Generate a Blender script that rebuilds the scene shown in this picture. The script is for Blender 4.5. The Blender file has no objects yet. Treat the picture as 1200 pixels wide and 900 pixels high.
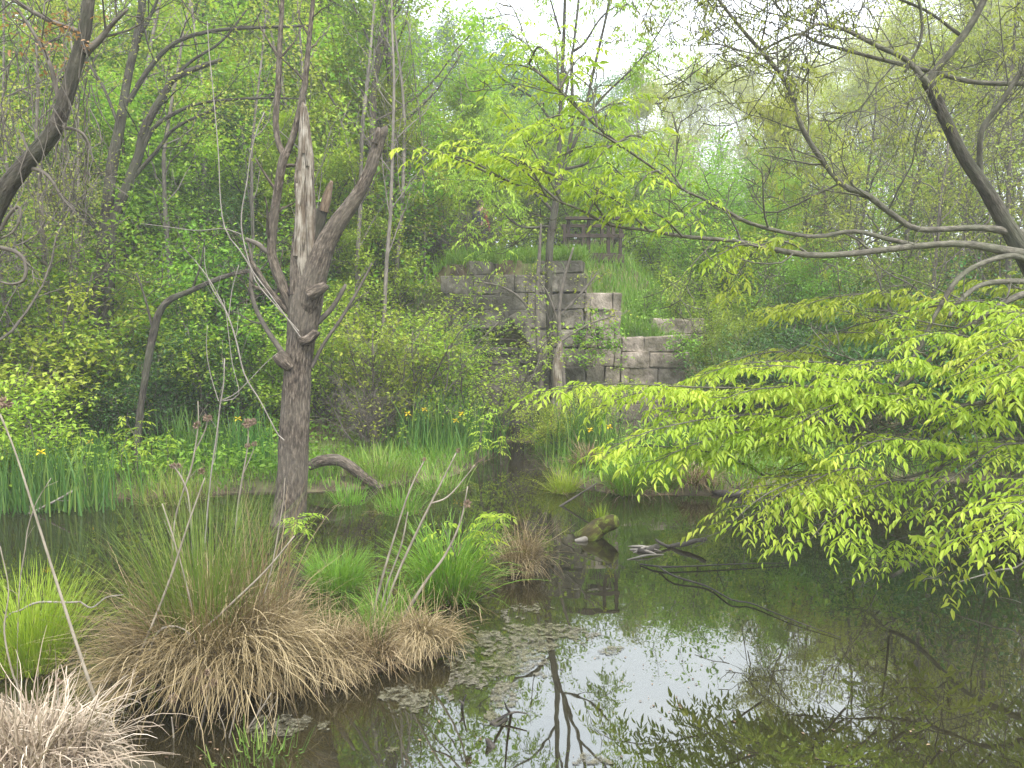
import bpy, math, random
import numpy as np
from mathutils import Vector, Matrix

SC = bpy.context.scene
COL = SC.collection
PI = math.pi
rng = np.random.default_rng(11)
RND = random.Random(5)

# ------------------------------------------------------------------ camera model
CAM = Vector((0, 0, 2.6)); F = 900.0
PITCH = math.atan(75 / 900.0)
cp, sp = math.cos(PITCH), math.sin(PITCH)

def ray(px, py):
    a, b = (px - 600) / F, (450 - py) / F
    return Vector((a, cp + b * sp, -sp + b * cp))
def W(px, py, d):
    r = ray(px, py); t = d / r.y
    return CAM + r * t
def G(px, py, z=0.0):
    r = ray(px, py); t = (z - CAM.z) / r.z
    return CAM + r * t
def X(px, d):
    return W(px, 375, d).x

# ------------------------------------------------------------------ noise
def _h(ix, iy, iz):
    h = (ix.astype(np.int64) * 374761393 + iy.astype(np.int64) * 668265263 + iz.astype(np.int64) * 2147483647) & 0xFFFFFFFF
    h = ((h ^ (h >> 13)) * 1274126177) & 0xFFFFFFFF
    h = ((h ^ (h >> 15)) * 2246822519) & 0xFFFFFFFF
    return ((h ^ (h >> 16)) & 0xFFFF) / 65535.0
def vn(p):
    p = np.asarray(p, float); i = np.floor(p); f = p - i; u = f * f * (3 - 2 * f)
    x, y, z = i[..., 0], i[..., 1], i[..., 2]
    r = 0
    for a in (0, 1):
        for b in (0, 1):
            for c in (0, 1):
                w = (u[..., 0] if a else 1 - u[..., 0]) * (u[..., 1] if b else 1 - u[..., 1]) * (u[..., 2] if c else 1 - u[..., 2])
                r = r + w * _h(x + a, y + b, z + c)
    return r * 2 - 1
def fbm(p, o=3):
    p = np.asarray(p, float); s = 0; a = 1
    for k in range(o):
        s = s + a * vn(p * 2 ** k + 17.3 * k); a *= .5
    return s / 1.75
def S(a, b, x):
    t = np.clip((x - a) / (b - a), 0, 1); return t * t * (3 - 2 * t)
def nrm(v):
    return v / (np.linalg.norm(v, axis=-1, keepdims=True) + 1e-9)

# ------------------------------------------------------------------ mesh helpers
def mesh_np(name, verts, loops, sizes, fattr=None, vvec=None, smooth=False):
    me = bpy.data.meshes.new(name)
    verts = np.asarray(verts, np.float32); loops = np.asarray(loops, np.int32); sizes = np.asarray(sizes, np.int32)
    me.vertices.add(len(verts)); me.vertices.foreach_set('co', verts.ravel())
    me.loops.add(len(loops)); me.loops.foreach_set('vertex_index', loops)
    me.polygons.add(len(sizes))
    st = np.zeros(len(sizes), np.int32); st[1:] = np.cumsum(sizes)[:-1]
    me.polygons.foreach_set('loop_start', st)
    me.polygons.foreach_set('use_smooth', np.full(len(sizes), smooth, bool))
    me.update(calc_edges=True)
    if fattr is not None:
        a = me.attributes.new('tint', 'FLOAT', 'FACE'); a.data.foreach_set('value', np.asarray(fattr, np.float32))
    if vvec is not None:
        a = me.attributes.new('bc', 'FLOAT_VECTOR', 'POINT'); a.data.foreach_set('vector', np.asarray(vvec, np.float32).ravel())
    return me

class Soup:
    """collects pieces of geometry for ONE mesh"""
    def __init__(s): s.v = []; s.l = []; s.n = []; s.t = []; s.b = []; s.k = 0
    def put(s, v, l, n, t=None, b=None):
        v = np.asarray(v, float).reshape(-1, 3)
        s.v.append(v); s.l.append(np.asarray(l).ravel() + s.k); s.n.append(np.asarray(n).ravel())
        s.t.append(np.full(len(s.n[-1]), .5) if t is None else np.asarray(t).ravel())
        s.b.append(v if b is None else np.asarray(b).reshape(-1, 3)); s.k += len(v)
        return s
    def mesh(s, name, smooth=False, off=None):
        if not s.v: s.put(np.zeros((3, 3)), [0, 1, 2], [3])
        v = np.concatenate(s.v)
        if off is not None: v = v - np.asarray(off)
        return mesh_np(name, v, np.concatenate(s.l), np.concatenate(s.n), np.concatenate(s.t), np.concatenate(s.b), smooth)

class Tubes:
    def __init__(s): s.g = {}
    def add(s, pts, rad, sides=5):
        s.g.setdefault((len(pts), sides), []).append((np.array([tuple(p) for p in pts], float), np.array(rad, float)))
    def soup(s, disp=None, so=None):
        so = so or Soup()
        for (k, sd), L in s.g.items():
            P = np.stack([a for a, _ in L]); R = np.stack([r for _, r in L]); B = len(L)
            T = nrm(np.gradient(P, axis=1))
            N = np.zeros_like(T)
            e = np.eye(3)[np.argmin(np.abs(T[:, 0]), axis=1)]
            N[:, 0] = nrm(np.cross(T[:, 0], e))
            for i in range(1, k):
                n = N[:, i - 1] - T[:, i] * np.sum(N[:, i - 1] * T[:, i], -1, keepdims=True); N[:, i] = nrm(n)
            Bn = np.cross(T, N)
            a = np.arange(sd) / sd * 2 * PI
            rd = np.cos(a)[None, None, :, None] * N[:, :, None] + np.sin(a)[None, None, :, None] * Bn[:, :, None]
            ln = np.concatenate([np.zeros((B, 1)), np.cumsum(np.linalg.norm(np.diff(P, axis=1), axis=-1), 1)], 1)
            off = rng.uniform(0, 40, (B, 1))
            Rr = np.repeat(R[:, :, None], sd, 2)
            bc = np.stack([Rr * np.cos(a), Rr * np.sin(a), np.repeat((ln + off)[:, :, None], sd, 2)], -1)
            if disp is not None: Rr = Rr + disp(bc, Rr)
            V = P[:, :, None] + rd * Rr[..., None]
            idx = np.arange(B * k * sd).reshape(B, k, sd)
            n2 = np.roll(idx, -1, 2)
            q = np.stack([idx[:, :-1], n2[:, :-1], n2[:, 1:], idx[:, 1:]], -1).reshape(-1)
            caps = idx[:, -1].reshape(-1)
            so.put(V, np.concatenate([q, caps]), np.concatenate([np.full(len(q) // 4, 4), np.full(B, sd)]), None, bc)
        return so
    def mesh(s, name, off=None, disp=None):
        return s.soup(disp).mesh(name, True, off)

def cat(pts, vals, n):
    """Catmull-Rom through points with a value per point"""
    P = np.array([tuple(p) for p in pts], float); Vv = np.array(vals, float)
    if len(P) == 2:
        t = np.linspace(0, 1, n)[:, None]; return P[0] * (1 - t) + P[1] * t, Vv[0] * (1 - t[:, 0]) + Vv[1] * t[:, 0]
    A = np.concatenate([P, Vv[:, None]], 1)
    A = np.concatenate([[2 * A[0] - A[1]], A, [2 * A[-1] - A[-2]]])
    seg = np.linalg.norm(np.diff(P, axis=0), axis=1); cum = np.concatenate([[0], np.cumsum(seg)])
    u = np.interp(np.linspace(0, cum[-1], n), cum, np.arange(len(P)))
    i = np.minimum(u.astype(int), len(P) - 2); t = (u - i)[:, None]
    a, b, c, d = A[i], A[i + 1], A[i + 2], A[i + 3]
    o = .5 * ((2 * b) + (c - a) * t + (2 * a - 5 * b + 4 * c - d) * t ** 2 + (3 * b - a - 3 * c + d) * t ** 3)
    return o[:, :3], np.maximum(o[:, 3], .0005)

def limb(pix, d, n=14, base=None):
    """pix: list of (px, py, width in px[, depth]); returns points and radii in metres"""
    pts = []; r = []
    for q in pix:
        dd = q[3] if len(q) > 3 else d
        pts.append(W(q[0], q[1], dd)); r.append(q[2] * .5 * dd / F)
    return cat(pts, r, n)

def leaves(P, D, N, L, Wd, tint, six=False, curl=.12):
    P = np.asarray(P); D = nrm(np.asarray(D)); Sd = nrm(np.cross(D, N)); U = np.cross(Sd, D)
    L = np.asarray(L)[:, None]; Wd = np.asarray(Wd)[:, None]; n = len(P)
    if six:
        V = np.stack([P, P + D * L * .3 + Sd * Wd * .5 + U * Wd * curl, P + D * L * .68 + Sd * Wd * .36 + U * (Wd * curl - L * .04),
                      P + D * L - U * L * .14, P + D * L * .68 - Sd * Wd * .36 + U * (Wd * curl - L * .04), P + D * L * .3 - Sd * Wd * .5 + U * Wd * curl], 1)
        b = (np.arange(n) * 6)[:, None]
        q = np.concatenate([b + np.array([[0, 1, 2, 3]]), b + np.array([[0, 3, 4, 5]])], 1)
        return V, q, np.full(2 * n, 4), np.repeat(tint, 2)
    V = np.stack([P, P + D * L * .45 + Sd * Wd * .5 + U * Wd * curl, P + D * L - U * L * .1, P + D * L * .45 - Sd * Wd * .5 + U * Wd * curl], 1)
    b = (np.arange(n) * 4)[:, None]
    q = np.concatenate([b + np.array([[0, 1, 2]]), b + np.array([[0, 2, 3]])], 1)
    return V, q, np.full(2 * n, 3), np.repeat(tint, 2)

def foliage(tips, nper, sig, L, Wd, droop=.25, six=False, clump=1.2, so=None, flat=.7):
    so = so or Soup()
    if not len(tips): return so
    T = np.array([tuple(t) for t in tips], float)
    P = np.repeat(T, nper, 0); n = len(P)
    P = P + rng.normal(0, 1, (n, 3)) * np.array([sig, sig, sig * .75])
    D = rng.normal(0, 1, (n, 3)); D[:, 2] = D[:, 2] * .45 - droop
    N = rng.normal(0, 1, (n, 3)) * (1 - flat) + np.array([0, 0, 1.])
    t = np.clip(.5 + .38 * vn(P / clump) + rng.normal(0, .16, n), 0, 1)
    l = L * rng.uniform(.6, 1.2, n)
    return so.put(*leaves(P, D, N, l, l * Wd / L, t, six))

def pinnate(bases, dirs, ln, leaf, npair=3, so=None, droop=.55, tintc=None):
    """compound leaves: each a short drooping rachis with pairs of narrow leaflets"""
    so = so or Soup()
    P = np.asarray(bases, float); D = nrm(np.asarray(dirs, float)); n = len(P)
    ln = ln * rng.uniform(.7, 1.25, n)
    tint = np.clip(.5 + .3 * vn(P / .7) + rng.normal(0, .16, n), 0, 1)
    dn = np.array([0, 0, -1.])
    Sd = nrm(np.cross(D, np.array([0, 0, 1.])) + 1e-6)
    lf = leaf * rng.uniform(.55, 1.25, n)
    LP, LD, LN, LL, LT = [], [], [], [], []
    for k in range(npair + 1):
        t = (k + .8) / (npair + .8)
        pos = P + D * (ln * t)[:, None] + dn * (ln * .35 * t * t)[:, None]
        ax = nrm(D + dn * .7 * t)
        for s in ((-1, 1) if k < npair else (0,)):
            jit = rng.normal(0, .18, (n, 3))
            d = nrm(ax * (.65 if s else 1) + Sd * s * .85 + dn * droop * rng.uniform(.5, 1.5, (n, 1)) + jit)
            LP.append(pos); LD.append(d); LN.append(np.array([0, 0, 1.]) + rng.normal(0, .35, (n, 3)) + Sd * s * .3)
            LL.append(lf * (.8 + .3 * t)); LT.append(np.clip(tint + rng.normal(0, .07, n), 0, 1))
    LL = np.concatenate(LL)
    return so.put(*leaves(np.concatenate(LP), np.concatenate(LD), np.concatenate(LN), LL, LL * .31 * rng.uniform(.75, 1.25, len(LL)), np.concatenate(LT), True))

def blades(base, az, lean, droop, L, w, k=5, so=None, tint=None, zmin=.006, pw=1.4, twist=.5, kink=0):
    so = so or Soup()
    base = np.asarray(base, float); n = len(base)
    az, lean, droop, L, w = [np.broadcast_to(np.asarray(q, float), (n,)) for q in (az, lean, droop, L, w)]
    t = np.linspace(0, 1, k + 1)
    th = lean[:, None] + droop[:, None] * t[None] ** pw
    if kink: th = th + rng.normal(0, kink, (n, k + 1)).cumsum(1)
    azz = az[:, None] + rng.normal(0, .06 + kink * .6, (n, k + 1)).cumsum(1)
    st = (L / k)[:, None]
    dx = np.sin(th) * st; dz = np.cos(th) * st
    r0 = np.zeros((n, 1))
    x = base[:, :1] + np.concatenate([r0, np.cumsum((dx * np.cos(azz))[:, :-1], 1)], 1)
    y = base[:, 1:2] + np.concatenate([r0, np.cumsum((dx * np.sin(azz))[:, :-1], 1)], 1)
    z = base[:, 2:] + np.concatenate([r0, np.cumsum(dz[:, :-1], 1)], 1)
    z = np.maximum(z, zmin + rng.uniform(0, .02, (n, 1)))
    c = np.stack([x, y, z], -1)
    ta = rng.uniform(0, PI, n) if twist >= 1 else az + PI / 2 + rng.normal(0, twist, n)
    sd = np.stack([np.cos(ta), np.sin(ta), rng.normal(0, .2, n)], -1)
    ww = (w[:, None] * .5 * np.clip(1.05 - t, 0, 1)[None] ** .55)[..., None]
    V = np.stack([c - sd[:, None] * ww, c + sd[:, None] * ww], 2)
    idx = np.arange(n * (k + 1) * 2).reshape(n, k + 1, 2)
    q = np.stack([idx[:, :-1, 0], idx[:, :-1, 1], idx[:, 1:, 1], idx[:, 1:, 0]], -1).reshape(-1)
    if tint is None: tint = np.clip(rng.normal(.5, .22, n), 0, 1)
    return so.put(V, q, np.full(n * k, 4), np.repeat(tint, k))

def box(so, c, h, rot=0, jit=0, bev=.02, tint=None):
    """chamfered block: centre c, half sizes h"""
    hx, hy, hz = h; b = min(bev, hx * .4, hy * .4, hz * .4)
    v = []
    for sx in (-1, 1):
        for sy in (-1, 1):
            for sz in (-1, 1):
                v += [(sx * (hx - b), sy * (hy - b), sz * hz), (sx * (hx - b), sy * hy, sz * (hz - b)), (sx * hx, sy * (hy - b), sz * (hz - b))]
    v = np.array(v, float)
    if jit: v += rng.normal(0, jit, (8, 1, 3)).repeat(3, 1).reshape(24, 3) + rng.normal(0, jit * .3, (24, 3))
    cr, sr = math.cos(rot), math.sin(rot)
    v = np.stack([v[:, 0] * cr - v[:, 1] * sr, v[:, 0] * sr + v[:, 1] * cr, v[:, 2]], -1) + np.array(c)
    I = lambda x, y, z, a: (((x > 0) * 2 + (y > 0)) * 2 + (z > 0)) * 3 + a
    f = []
    for s in (-1, 1):
        o = [(-1, -1), (1, -1), (1, 1), (-1, 1)]
        if s < 0: o = o[::-1]
        f.append([I(a, b_, s, 0) for a, b_ in o])
        f.append([I(a, s, b_, 1) for a, b_ in o[::-1]])
        f.append([I(s, a, b_, 2) for a, b_ in o])
    for a in (-1, 1):
        for b_ in (-1, 1):
            f.append([I(-1, a, b_, 0), I(1, a, b_, 0), I(1, a, b_, 1), I(-1, a, b_, 1)])
            f.append([I(a, -1, b_, 0), I(a, 1, b_, 0), I(a, 1, b_, 2), I(a, -1, b_, 2)])
            f.append([I(a, b_, -1, 1), I(a, b_, 1, 1), I(a, b_, 1, 2), I(a, b_, -1, 2)])
    loops = [i for q in f for i in q]; n = [4] * len(f)
    for a in (-1, 1):
        for b_ in (-1, 1):
            for c_ in (-1, 1):
                loops += [I(a, b_, c_, 0), I(a, b_, c_, 1), I(a, b_, c_, 2)]; n.append(3)
    t = rng.uniform(0, 1) if tint is None else tint
    so.put(v, loops, n, np.full(len(n), t))

# ------------------------------------------------------------------ objects
def tag(o, label, catg, group=None, kind=None):
    if label: o['label'] = label
    if catg: o['category'] = catg
    if group: o['group'] = group
    if kind: o['kind'] = kind
    return o
def thing(name, label, catg, loc=(0, 0, 0), group=None):
    o = bpy.data.objects.new(name, None); COL.objects.link(o); o.location = loc; o.empty_display_size = .2
    return tag(o, label, catg, group)
def obj(name, me, m, parent=None, loc=None):
    o = bpy.data.objects.new(name, me); COL.objects.link(o)
    if m is not None and not me.materials: me.materials.append(m)
    if parent is not None: o.parent = parent
    if loc is not None: o.location = loc
    return o
def dup(root, loc, rz=0, sc=1, label=None, group=None):
    r = root.copy(); COL.objects.link(r); r.location = loc; r.rotation_euler = (0, 0, rz)
    r.scale = sc if isinstance(sc, tuple) else (sc, sc, sc)
    if label: r['label'] = label
    if group: r['group'] = group
    for ch in root.children:
        c = ch.copy(); COL.objects.link(c); c.parent = r
        for g in ch.children:
            d = g.copy(); COL.objects.link(d); d.parent = c
    return r

# ------------------------------------------------------------------ materials
def newmat(name):
    m = bpy.data.materials.new(name); m.use_nodes = True; nt = m.node_tree; nt.nodes.clear()
    return m, nt.nodes, nt.links, nt
def ramp(nd, stops):
    r = nd.new('ShaderNodeValToRGB'); e = r.color_ramp.elements
    while len(e) < len(stops): e.new(.5)
    for q, (p, c) in zip(e, stops): q.position = p; q.color = (*c, 1)
    return r
def leafmat(name, c0, c1, c2, trans=.4, hv=.025, vv=.35, rough=.5):
    m, nd, lk, nt = newmat(name)
    at = nd.new('ShaderNodeAttribute'); at.attribute_name = 'tint'
    r = ramp(nd, [(0, c0), (.5, c1), (1, c2)]); lk.new(at.outputs['Fac'], r.inputs[0])
    oi = nd.new('ShaderNodeObjectInfo'); hs = nd.new('ShaderNodeHueSaturation')
    mh = nd.new('ShaderNodeMapRange'); mh.inputs[3].default_value = .5 - hv; mh.inputs[4].default_value = .5 + hv
    mv = nd.new('ShaderNodeMapRange'); mv.inputs[3].default_value = 1 - vv / 2; mv.inputs[4].default_value = 1 + vv / 2
    lk.new(oi.outputs['Random'], mh.inputs[0]); lk.new(oi.outputs['Random'], mv.inputs[0])
    lk.new(mh.outputs[0], hs.inputs['Hue']); lk.new(mv.outputs[0], hs.inputs['Value']); lk.new(r.outputs[0], hs.inputs['Color'])
    p = nd.new('ShaderNodeBsdfPrincipled'); p.inputs['Roughness'].default_value = rough; p.inputs['Specular IOR Level'].default_value = .3
    t = nd.new('ShaderNodeBsdfTranslucent'); mx = nd.new('ShaderNodeMixShader'); mx.inputs[0].default_value = trans
    gm = nd.new('ShaderNodeMixRGB'); gm.blend_type = 'MULTIPLY'; gm.inputs[0].default_value = 1; gm.inputs[2].default_value = (1.15, 1.2, .6, 1)
    lk.new(hs.outputs[0], p.inputs['Base Color']); lk.new(hs.outputs[0], gm.inputs[1]); lk.new(gm.outputs[0], t.inputs['Color'])
    o = nd.new('ShaderNodeOutputMaterial')
    lk.new(p.outputs[0], mx.inputs[1]); lk.new(t.outputs[0], mx.inputs[2]); lk.new(mx.outputs[0], o.inputs[0])
    return m
def woodmat(name, stops, sc=(30, 30, 5), rough=.85, bump=.5, patch=None, patch_amt=.5, coord='bc', dist=.02):
    """bark / stone / soil: stretched noise over straightened coordinates, a second broad noise for patches"""
    m, nd, lk, nt = newmat(name)
    if coord == 'bc':
        at = nd.new('ShaderNodeAttribute'); at.attribute_name = 'bc'; src = at.outputs['Vector']
    else:
        tc = nd.new('ShaderNodeTexCoord'); src = tc.outputs['Object']
    mp = nd.new('ShaderNodeMapping'); mp.inputs['Scale'].default_value = sc; lk.new(src, mp.inputs[0])
    n1 = nd.new('ShaderNodeTexNoise'); n1.inputs['Scale'].default_value = 1; n1.inputs['Detail'].default_value = 6; n1.inputs['Roughness'].default_value = .65
    lk.new(mp.outputs[0], n1.inputs['Vector'])
    r = ramp(nd, stops); lk.new(n1.outputs[0], r.inputs[0]); colour = r.outputs[0]
    if patch:
        n2 = nd.new('ShaderNodeTexNoise'); n2.inputs['Scale'].default_value = patch[1]; n2.inputs['Detail'].default_value = 4
        lk.new(src, n2.inputs['Vector'])
        rr = ramp(nd, [(.5 - patch_amt * .2, (0, 0, 0)), (.62, (1, 1, 1))]); lk.new(n2.outputs[0], rr.inputs[0])
        mx = nd.new('ShaderNodeMixRGB'); lk.new(rr.outputs[0], mx.inputs[0]); lk.new(colour, mx.inputs[1]); mx.inputs[2].default_value = (*patch[0], 1)
        ml = nd.new('ShaderNodeMath'); ml.operation = 'MULTIPLY'; ml.inputs[1].default_value = patch[2]
        lk.new(rr.outputs[0], ml.inputs[0]); lk.new(ml.outputs[0], mx.inputs[0]); colour = mx.outputs[0]
    p = nd.new('ShaderNodeBsdfPrincipled'); p.inputs['Roughness'].default_value = rough; p.inputs['Specular IOR Level'].default_value = .25
    lk.new(colour, p.inputs['Base Color'])
    if bump:
        b = nd.new('ShaderNodeBump'); b.inputs['Strength'].default_value = bump; b.inputs['Distance'].default_value = dist
        lk.new(n1.outputs[0], b.inputs['Height']); lk.new(b.outputs[0], p.inputs['Normal'])
    o = nd.new('ShaderNodeOutputMaterial'); lk.new(p.outputs[0], o.inputs[0])
    return m
def plain(name, c, rough=.6):
    m, nd, lk, nt = newmat(name)
    p = nd.new('ShaderNodeBsdfPrincipled'); p.inputs['Roughness'].default_value = rough
    n = nd.new('ShaderNodeTexNoise'); n.inputs['Scale'].default_value = 25
    r = ramp(nd, [(.3, tuple(q * .75 for q in c)), (.7, tuple(min(1, q * 1.2) for q in c))]); lk.new(n.outputs[0], r.inputs[0]); lk.new(r.outputs[0], p.inputs['Base Color'])
    o = nd.new('ShaderNodeOutputMaterial'); lk.new(p.outputs[0], o.inputs[0])
    return m

def film(m):
    nt = m.node_tree; nd, lk = nt.nodes, nt.links; out = [n for n in nd if n.type == 'OUTPUT_MATERIAL'][0]; src = out.inputs[0].links[0].from_socket
    tc = nd.new('ShaderNodeTexCoord'); n = nd.new('ShaderNodeTexNoise'); n.inputs['Scale'].default_value = 16; n.inputs['Detail'].default_value = 7; n.inputs['Roughness'].default_value = .75
    lk.new(tc.outputs['Object'], n.inputs['Vector']); r = ramp(nd, [(.42, (0, 0, 0)), (.56, (.85, .85, .85))]); lk.new(n.outputs[0], r.inputs[0])
    t = nd.new('ShaderNodeBsdfTransparent'); mx = nd.new('ShaderNodeMixShader'); lk.new(r.outputs[0], mx.inputs[0]); lk.new(t.outputs[0], mx.inputs[1]); lk.new(src, mx.inputs[2]); lk.new(mx.outputs[0], out.inputs[0])

M = {
 'spray': leafmat('young_leaf', (.16, .29, .03), (.32, .45, .045), (.50, .58, .085), .46, .01, .1),
 'spring': leafmat('spring_leaf', (.16, .26, .025), (.30, .41, .045), (.45, .53, .085), .45),
 'mid': leafmat('mid_leaf', (.10, .20, .02), (.21, .34, .035), (.34, .46, .06), .43),
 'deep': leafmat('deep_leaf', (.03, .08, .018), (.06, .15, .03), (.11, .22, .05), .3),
 'far': leafmat('far_leaf', (.05, .14, .05), (.10, .22, .07), (.16, .30, .09), .35),
 'olive': leafmat('budding_leaf', (.20, .24, .05), (.32, .36, .08), (.44, .47, .13), .45),
 'rust': leafmat('rusty_leaf', (.22, .11, .05), (.33, .18, .09), (.4, .26, .12), .3),
 'iris': leafmat('iris_blade', (.035, .10, .018), (.075, .19, .035), (.22, .32, .06), .33, .01, .15),
 'sedge': leafmat('sedge_blade', (.08, .18, .02), (.14, .29, .03), (.24, .36, .05), .35, .01, .15),
 'lime': leafmat('lime_blade', (.16, .25, .02), (.27, .36, .03), (.38, .43, .06), .35, .01, .1),
 'rush': leafmat('rush_blade', (.07, .13, .02), (.13, .21, .035), (.26, .30, .08), .3, .01, .1),
 'straw': leafmat('straw_blade', (.065, .043, .021), (.20, .145, .07), (.42, .33, .20), .15, .008, .1, .7),
 'pale': leafmat('bleached_straw', (.17, .13, .09), (.38, .31, .23), (.62, .54, .43), .12, .005, .1, .7),
 'grass': leafmat('bank_grass', (.10, .16, .02), (.18, .27, .035), (.30, .34, .08), .3),
 'litter': leafmat('leaf_litter', (.05, .03, .015), (.13, .085, .05), (.28, .2, .12), .05, .01, .1, .8),
 'petal': leafmat('iris_petal', (.75, .5, .02), (.85, .62, .03), (.9, .7, .05), .3, .0, .05),
 'bark': woodmat('grey_bark', [(.36, (.016, .012, .009)), (.47, (.068, .053, .04)), (.57, (.14, .112, .085)), (.70, (.28, .235, .19))], (42, 42, 10), .92, 1.0, ((.16, .14, .11), 2.2, .45), .5, 'bc', .04),
 'barkdark': woodmat('dark_bark', [(.34, (.012, .010, .008)), (.5, (.05, .042, .034)), (.62, (.095, .082, .066)), (.76, (.16, .14, .115))], (38, 38, 7), .92, 1.0, ((.10, .105, .07), 2.5, .55), .5, 'bc', .04),
 'limb': woodmat('smooth_bark', [(.3, (.04, .036, .028)), (.5, (.10, .09, .07)), (.72, (.22, .20, .16))], (26, 26, 12), .85, .8, ((.11, .115, .075), 3, .6), .5, 'bc', .03),
 'bare': woodmat('weathered_wood', [(.36, (.02, .017, .013)), (.43, (.13, .11, .085)), (.52, (.29, .26, .21)), (.75, (.47, .43, .37))], (46, 46, 4), .88, 1.0, ((.11, .078, .05), 5, .75), .5, 'bc', .03),
 'torn': woodmat('torn_wood', [(.3, (.03, .022, .015)), (.5, (.12, .085, .055)), (.75, (.25, .195, .14))], (40, 40, 8), .85, .8),
 'twig': woodmat('grey_twig', [(.3, (.05, .043, .034)), (.7, (.16, .14, .115))], (20, 20, 8), .85, .2),
 'pole': woodmat('pale_bark', [(.3, (.07, .06, .05)), (.7, (.24, .21, .18))], (20, 20, 6), .85, .4),
 'deadwhite': woodmat('bleached_twig', [(.3, (.14, .12, .10)), (.7, (.33, .30, .26))], (20, 20, 8), .8, .2),
 'stalk': woodmat('dead_stalk', [(.3, (.13, .11, .08)), (.7, (.34, .30, .235))], (20, 20, 6), .8, .2),
 'seed': woodmat('seed_head', [(.3, (.12, .08, .05)), (.7, (.34, .25, .18))], (60, 60, 60), .9, .5),
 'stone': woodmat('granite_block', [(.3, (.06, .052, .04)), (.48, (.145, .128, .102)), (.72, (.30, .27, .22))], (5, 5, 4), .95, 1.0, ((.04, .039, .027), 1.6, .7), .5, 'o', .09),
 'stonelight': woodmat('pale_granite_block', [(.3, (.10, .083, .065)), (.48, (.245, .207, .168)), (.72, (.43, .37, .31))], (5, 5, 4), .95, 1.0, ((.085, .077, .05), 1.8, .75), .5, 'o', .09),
 'moss': woodmat('mossy_wood', [(.3, (.03, .022, .015)), (.48, (.07, .06, .02)), (.6, (.16, .21, .025)), (.75, (.24, .27, .05))], (12, 12, 8), .95, .9),
 'plank': woodmat('brown_planks', [(.3, (.022, .016, .012)), (.7, (.07, .052, .04))], (8, 8, 3), .85, .4, None, .5, 'o'),
 'wet': woodmat('wet_wood', [(.3, (.02, .017, .014)), (.6, (.07, .06, .05)), (.8, (.22, .2, .17))], (25, 25, 8), .6, .6),
 'skin': plain('skin', (.45, .27, .2)), 'shirt': plain('dark_jacket', (.035, .04, .08)), 'red': plain('red_cloth', (.35, .04, .05)),
 'trouser': plain('trousers', (.05, .05, .06)), 'hair': plain('hair', (.06, .035, .02)), 'shoe': plain('shoe', (.03, .03, .03)),
 'soil': woodmat('peat', [(.3, (.012, .009, .006)), (.7, (.07, .05, .03))], (9, 9, 9), .95, .8, None, .5, 'o'),
 'scum': woodmat('algae_mat', [(.3, (.05, .045, .03)), (.5, (.12, .11, .08)), (.75, (.22, .205, .16))], (40, 40, 40), .9, .8, ((.12, .12, .04), 2.2, .4), .5, 'o'),
}

# ------------------------------------------------------------------ world, light, camera
w = bpy.data.worlds.new('World'); SC.world = w; w.use_nodes = True
nd, lk = w.node_tree.nodes, w.node_tree.links; nd.clear()
SUN_EL, SUN_AZ = math.radians(58), math.radians(150)   # azimuth clockwise from +Y (north)
sk = nd.new('ShaderNodeTexSky'); sk.sky_type = 'NISHITA'; sk.sun_disc = False
sk.sun_elevation = SUN_EL; sk.sun_rotation = SUN_AZ; sk.dust_density = 3; sk.air_density = 1
tc = nd.new('ShaderNodeTexCoord'); mp = nd.new('ShaderNodeMapping'); mp.inputs['Scale'].default_value = (1.5, 1.5, 4)
nz = nd.new('ShaderNodeTexNoise'); nz.inputs['Scale'].default_value = 1.6; nz.inputs['Detail'].default_value = 5
lk.new(tc.outputs['Generated'], mp.inputs[0]); lk.new(mp.outputs[0], nz.inputs['Vector'])
cr_ = ramp(nd, [(.3, (5.6, 6.2, 7.2)), (.65, (7.6, 7.9, 8.3))]); lk.new(nz.outputs[0], cr_.inputs[0])
mx = nd.new('ShaderNodeMixRGB'); mx.inputs[0].default_value = .86
lk.new(sk.outputs[0], mx.inputs[1]); lk.new(cr_.outputs[0], mx.inputs[2])
bg = nd.new('ShaderNodeBackground'); bg.inputs['Strength'].default_value = .082
lk.new(mx.outputs[0], bg.inputs[0]); wo = nd.new('ShaderNodeOutputWorld'); lk.new(bg.outputs[0], wo.inputs[0])

sl = bpy.data.lights.new('sun', 'SUN'); sl.energy = 1.5; sl.angle = math.radians(10); sl.color = (1, .96, .9)
so_ = bpy.data.objects.new('sun', sl); COL.objects.link(so_); so_.location = (0, 0, 40)
sd_ = Vector((math.sin(SUN_AZ) * math.cos(SUN_EL), math.cos(SUN_AZ) * math.cos(SUN_EL), math.sin(SUN_EL)))
so_.rotation_euler = sd_.to_track_quat('Z', 'Y').to_euler()

cd = bpy.data.cameras.new('camera'); cd.sensor_width = 36; cd.lens = 36 * F / 1200; cd.clip_end = 2000; cd.clip_start = .05
co = bpy.data.objects.new('camera', cd); COL.objects.link(co); co.location = CAM
co.rotation_euler = (PI / 2 - PITCH, 0, 0); SC.camera = co
SC.view_settings.view_transform = 'Standard'; SC.view_settings.look = 'None'
SC.view_settings.exposure = 2.22; SC.view_settings.gamma = 1; SC.view_settings.use_curve_mapping = False
SC.cycles.max_bounces = 7; SC.cycles.diffuse_bounces = 3; SC.cycles.glossy_bounces = 3; SC.cycles.transmission_bounces = 4
SC.cycles.transparent_max_bounces = 6; SC.cycles.volume_bounces = 1; SC.cycles.use_denoising = True
SC.cycles.caustics_reflective = False; SC.cycles.caustics_refractive = False; SC.cycles.sample_clamp_indirect = 4

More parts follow.
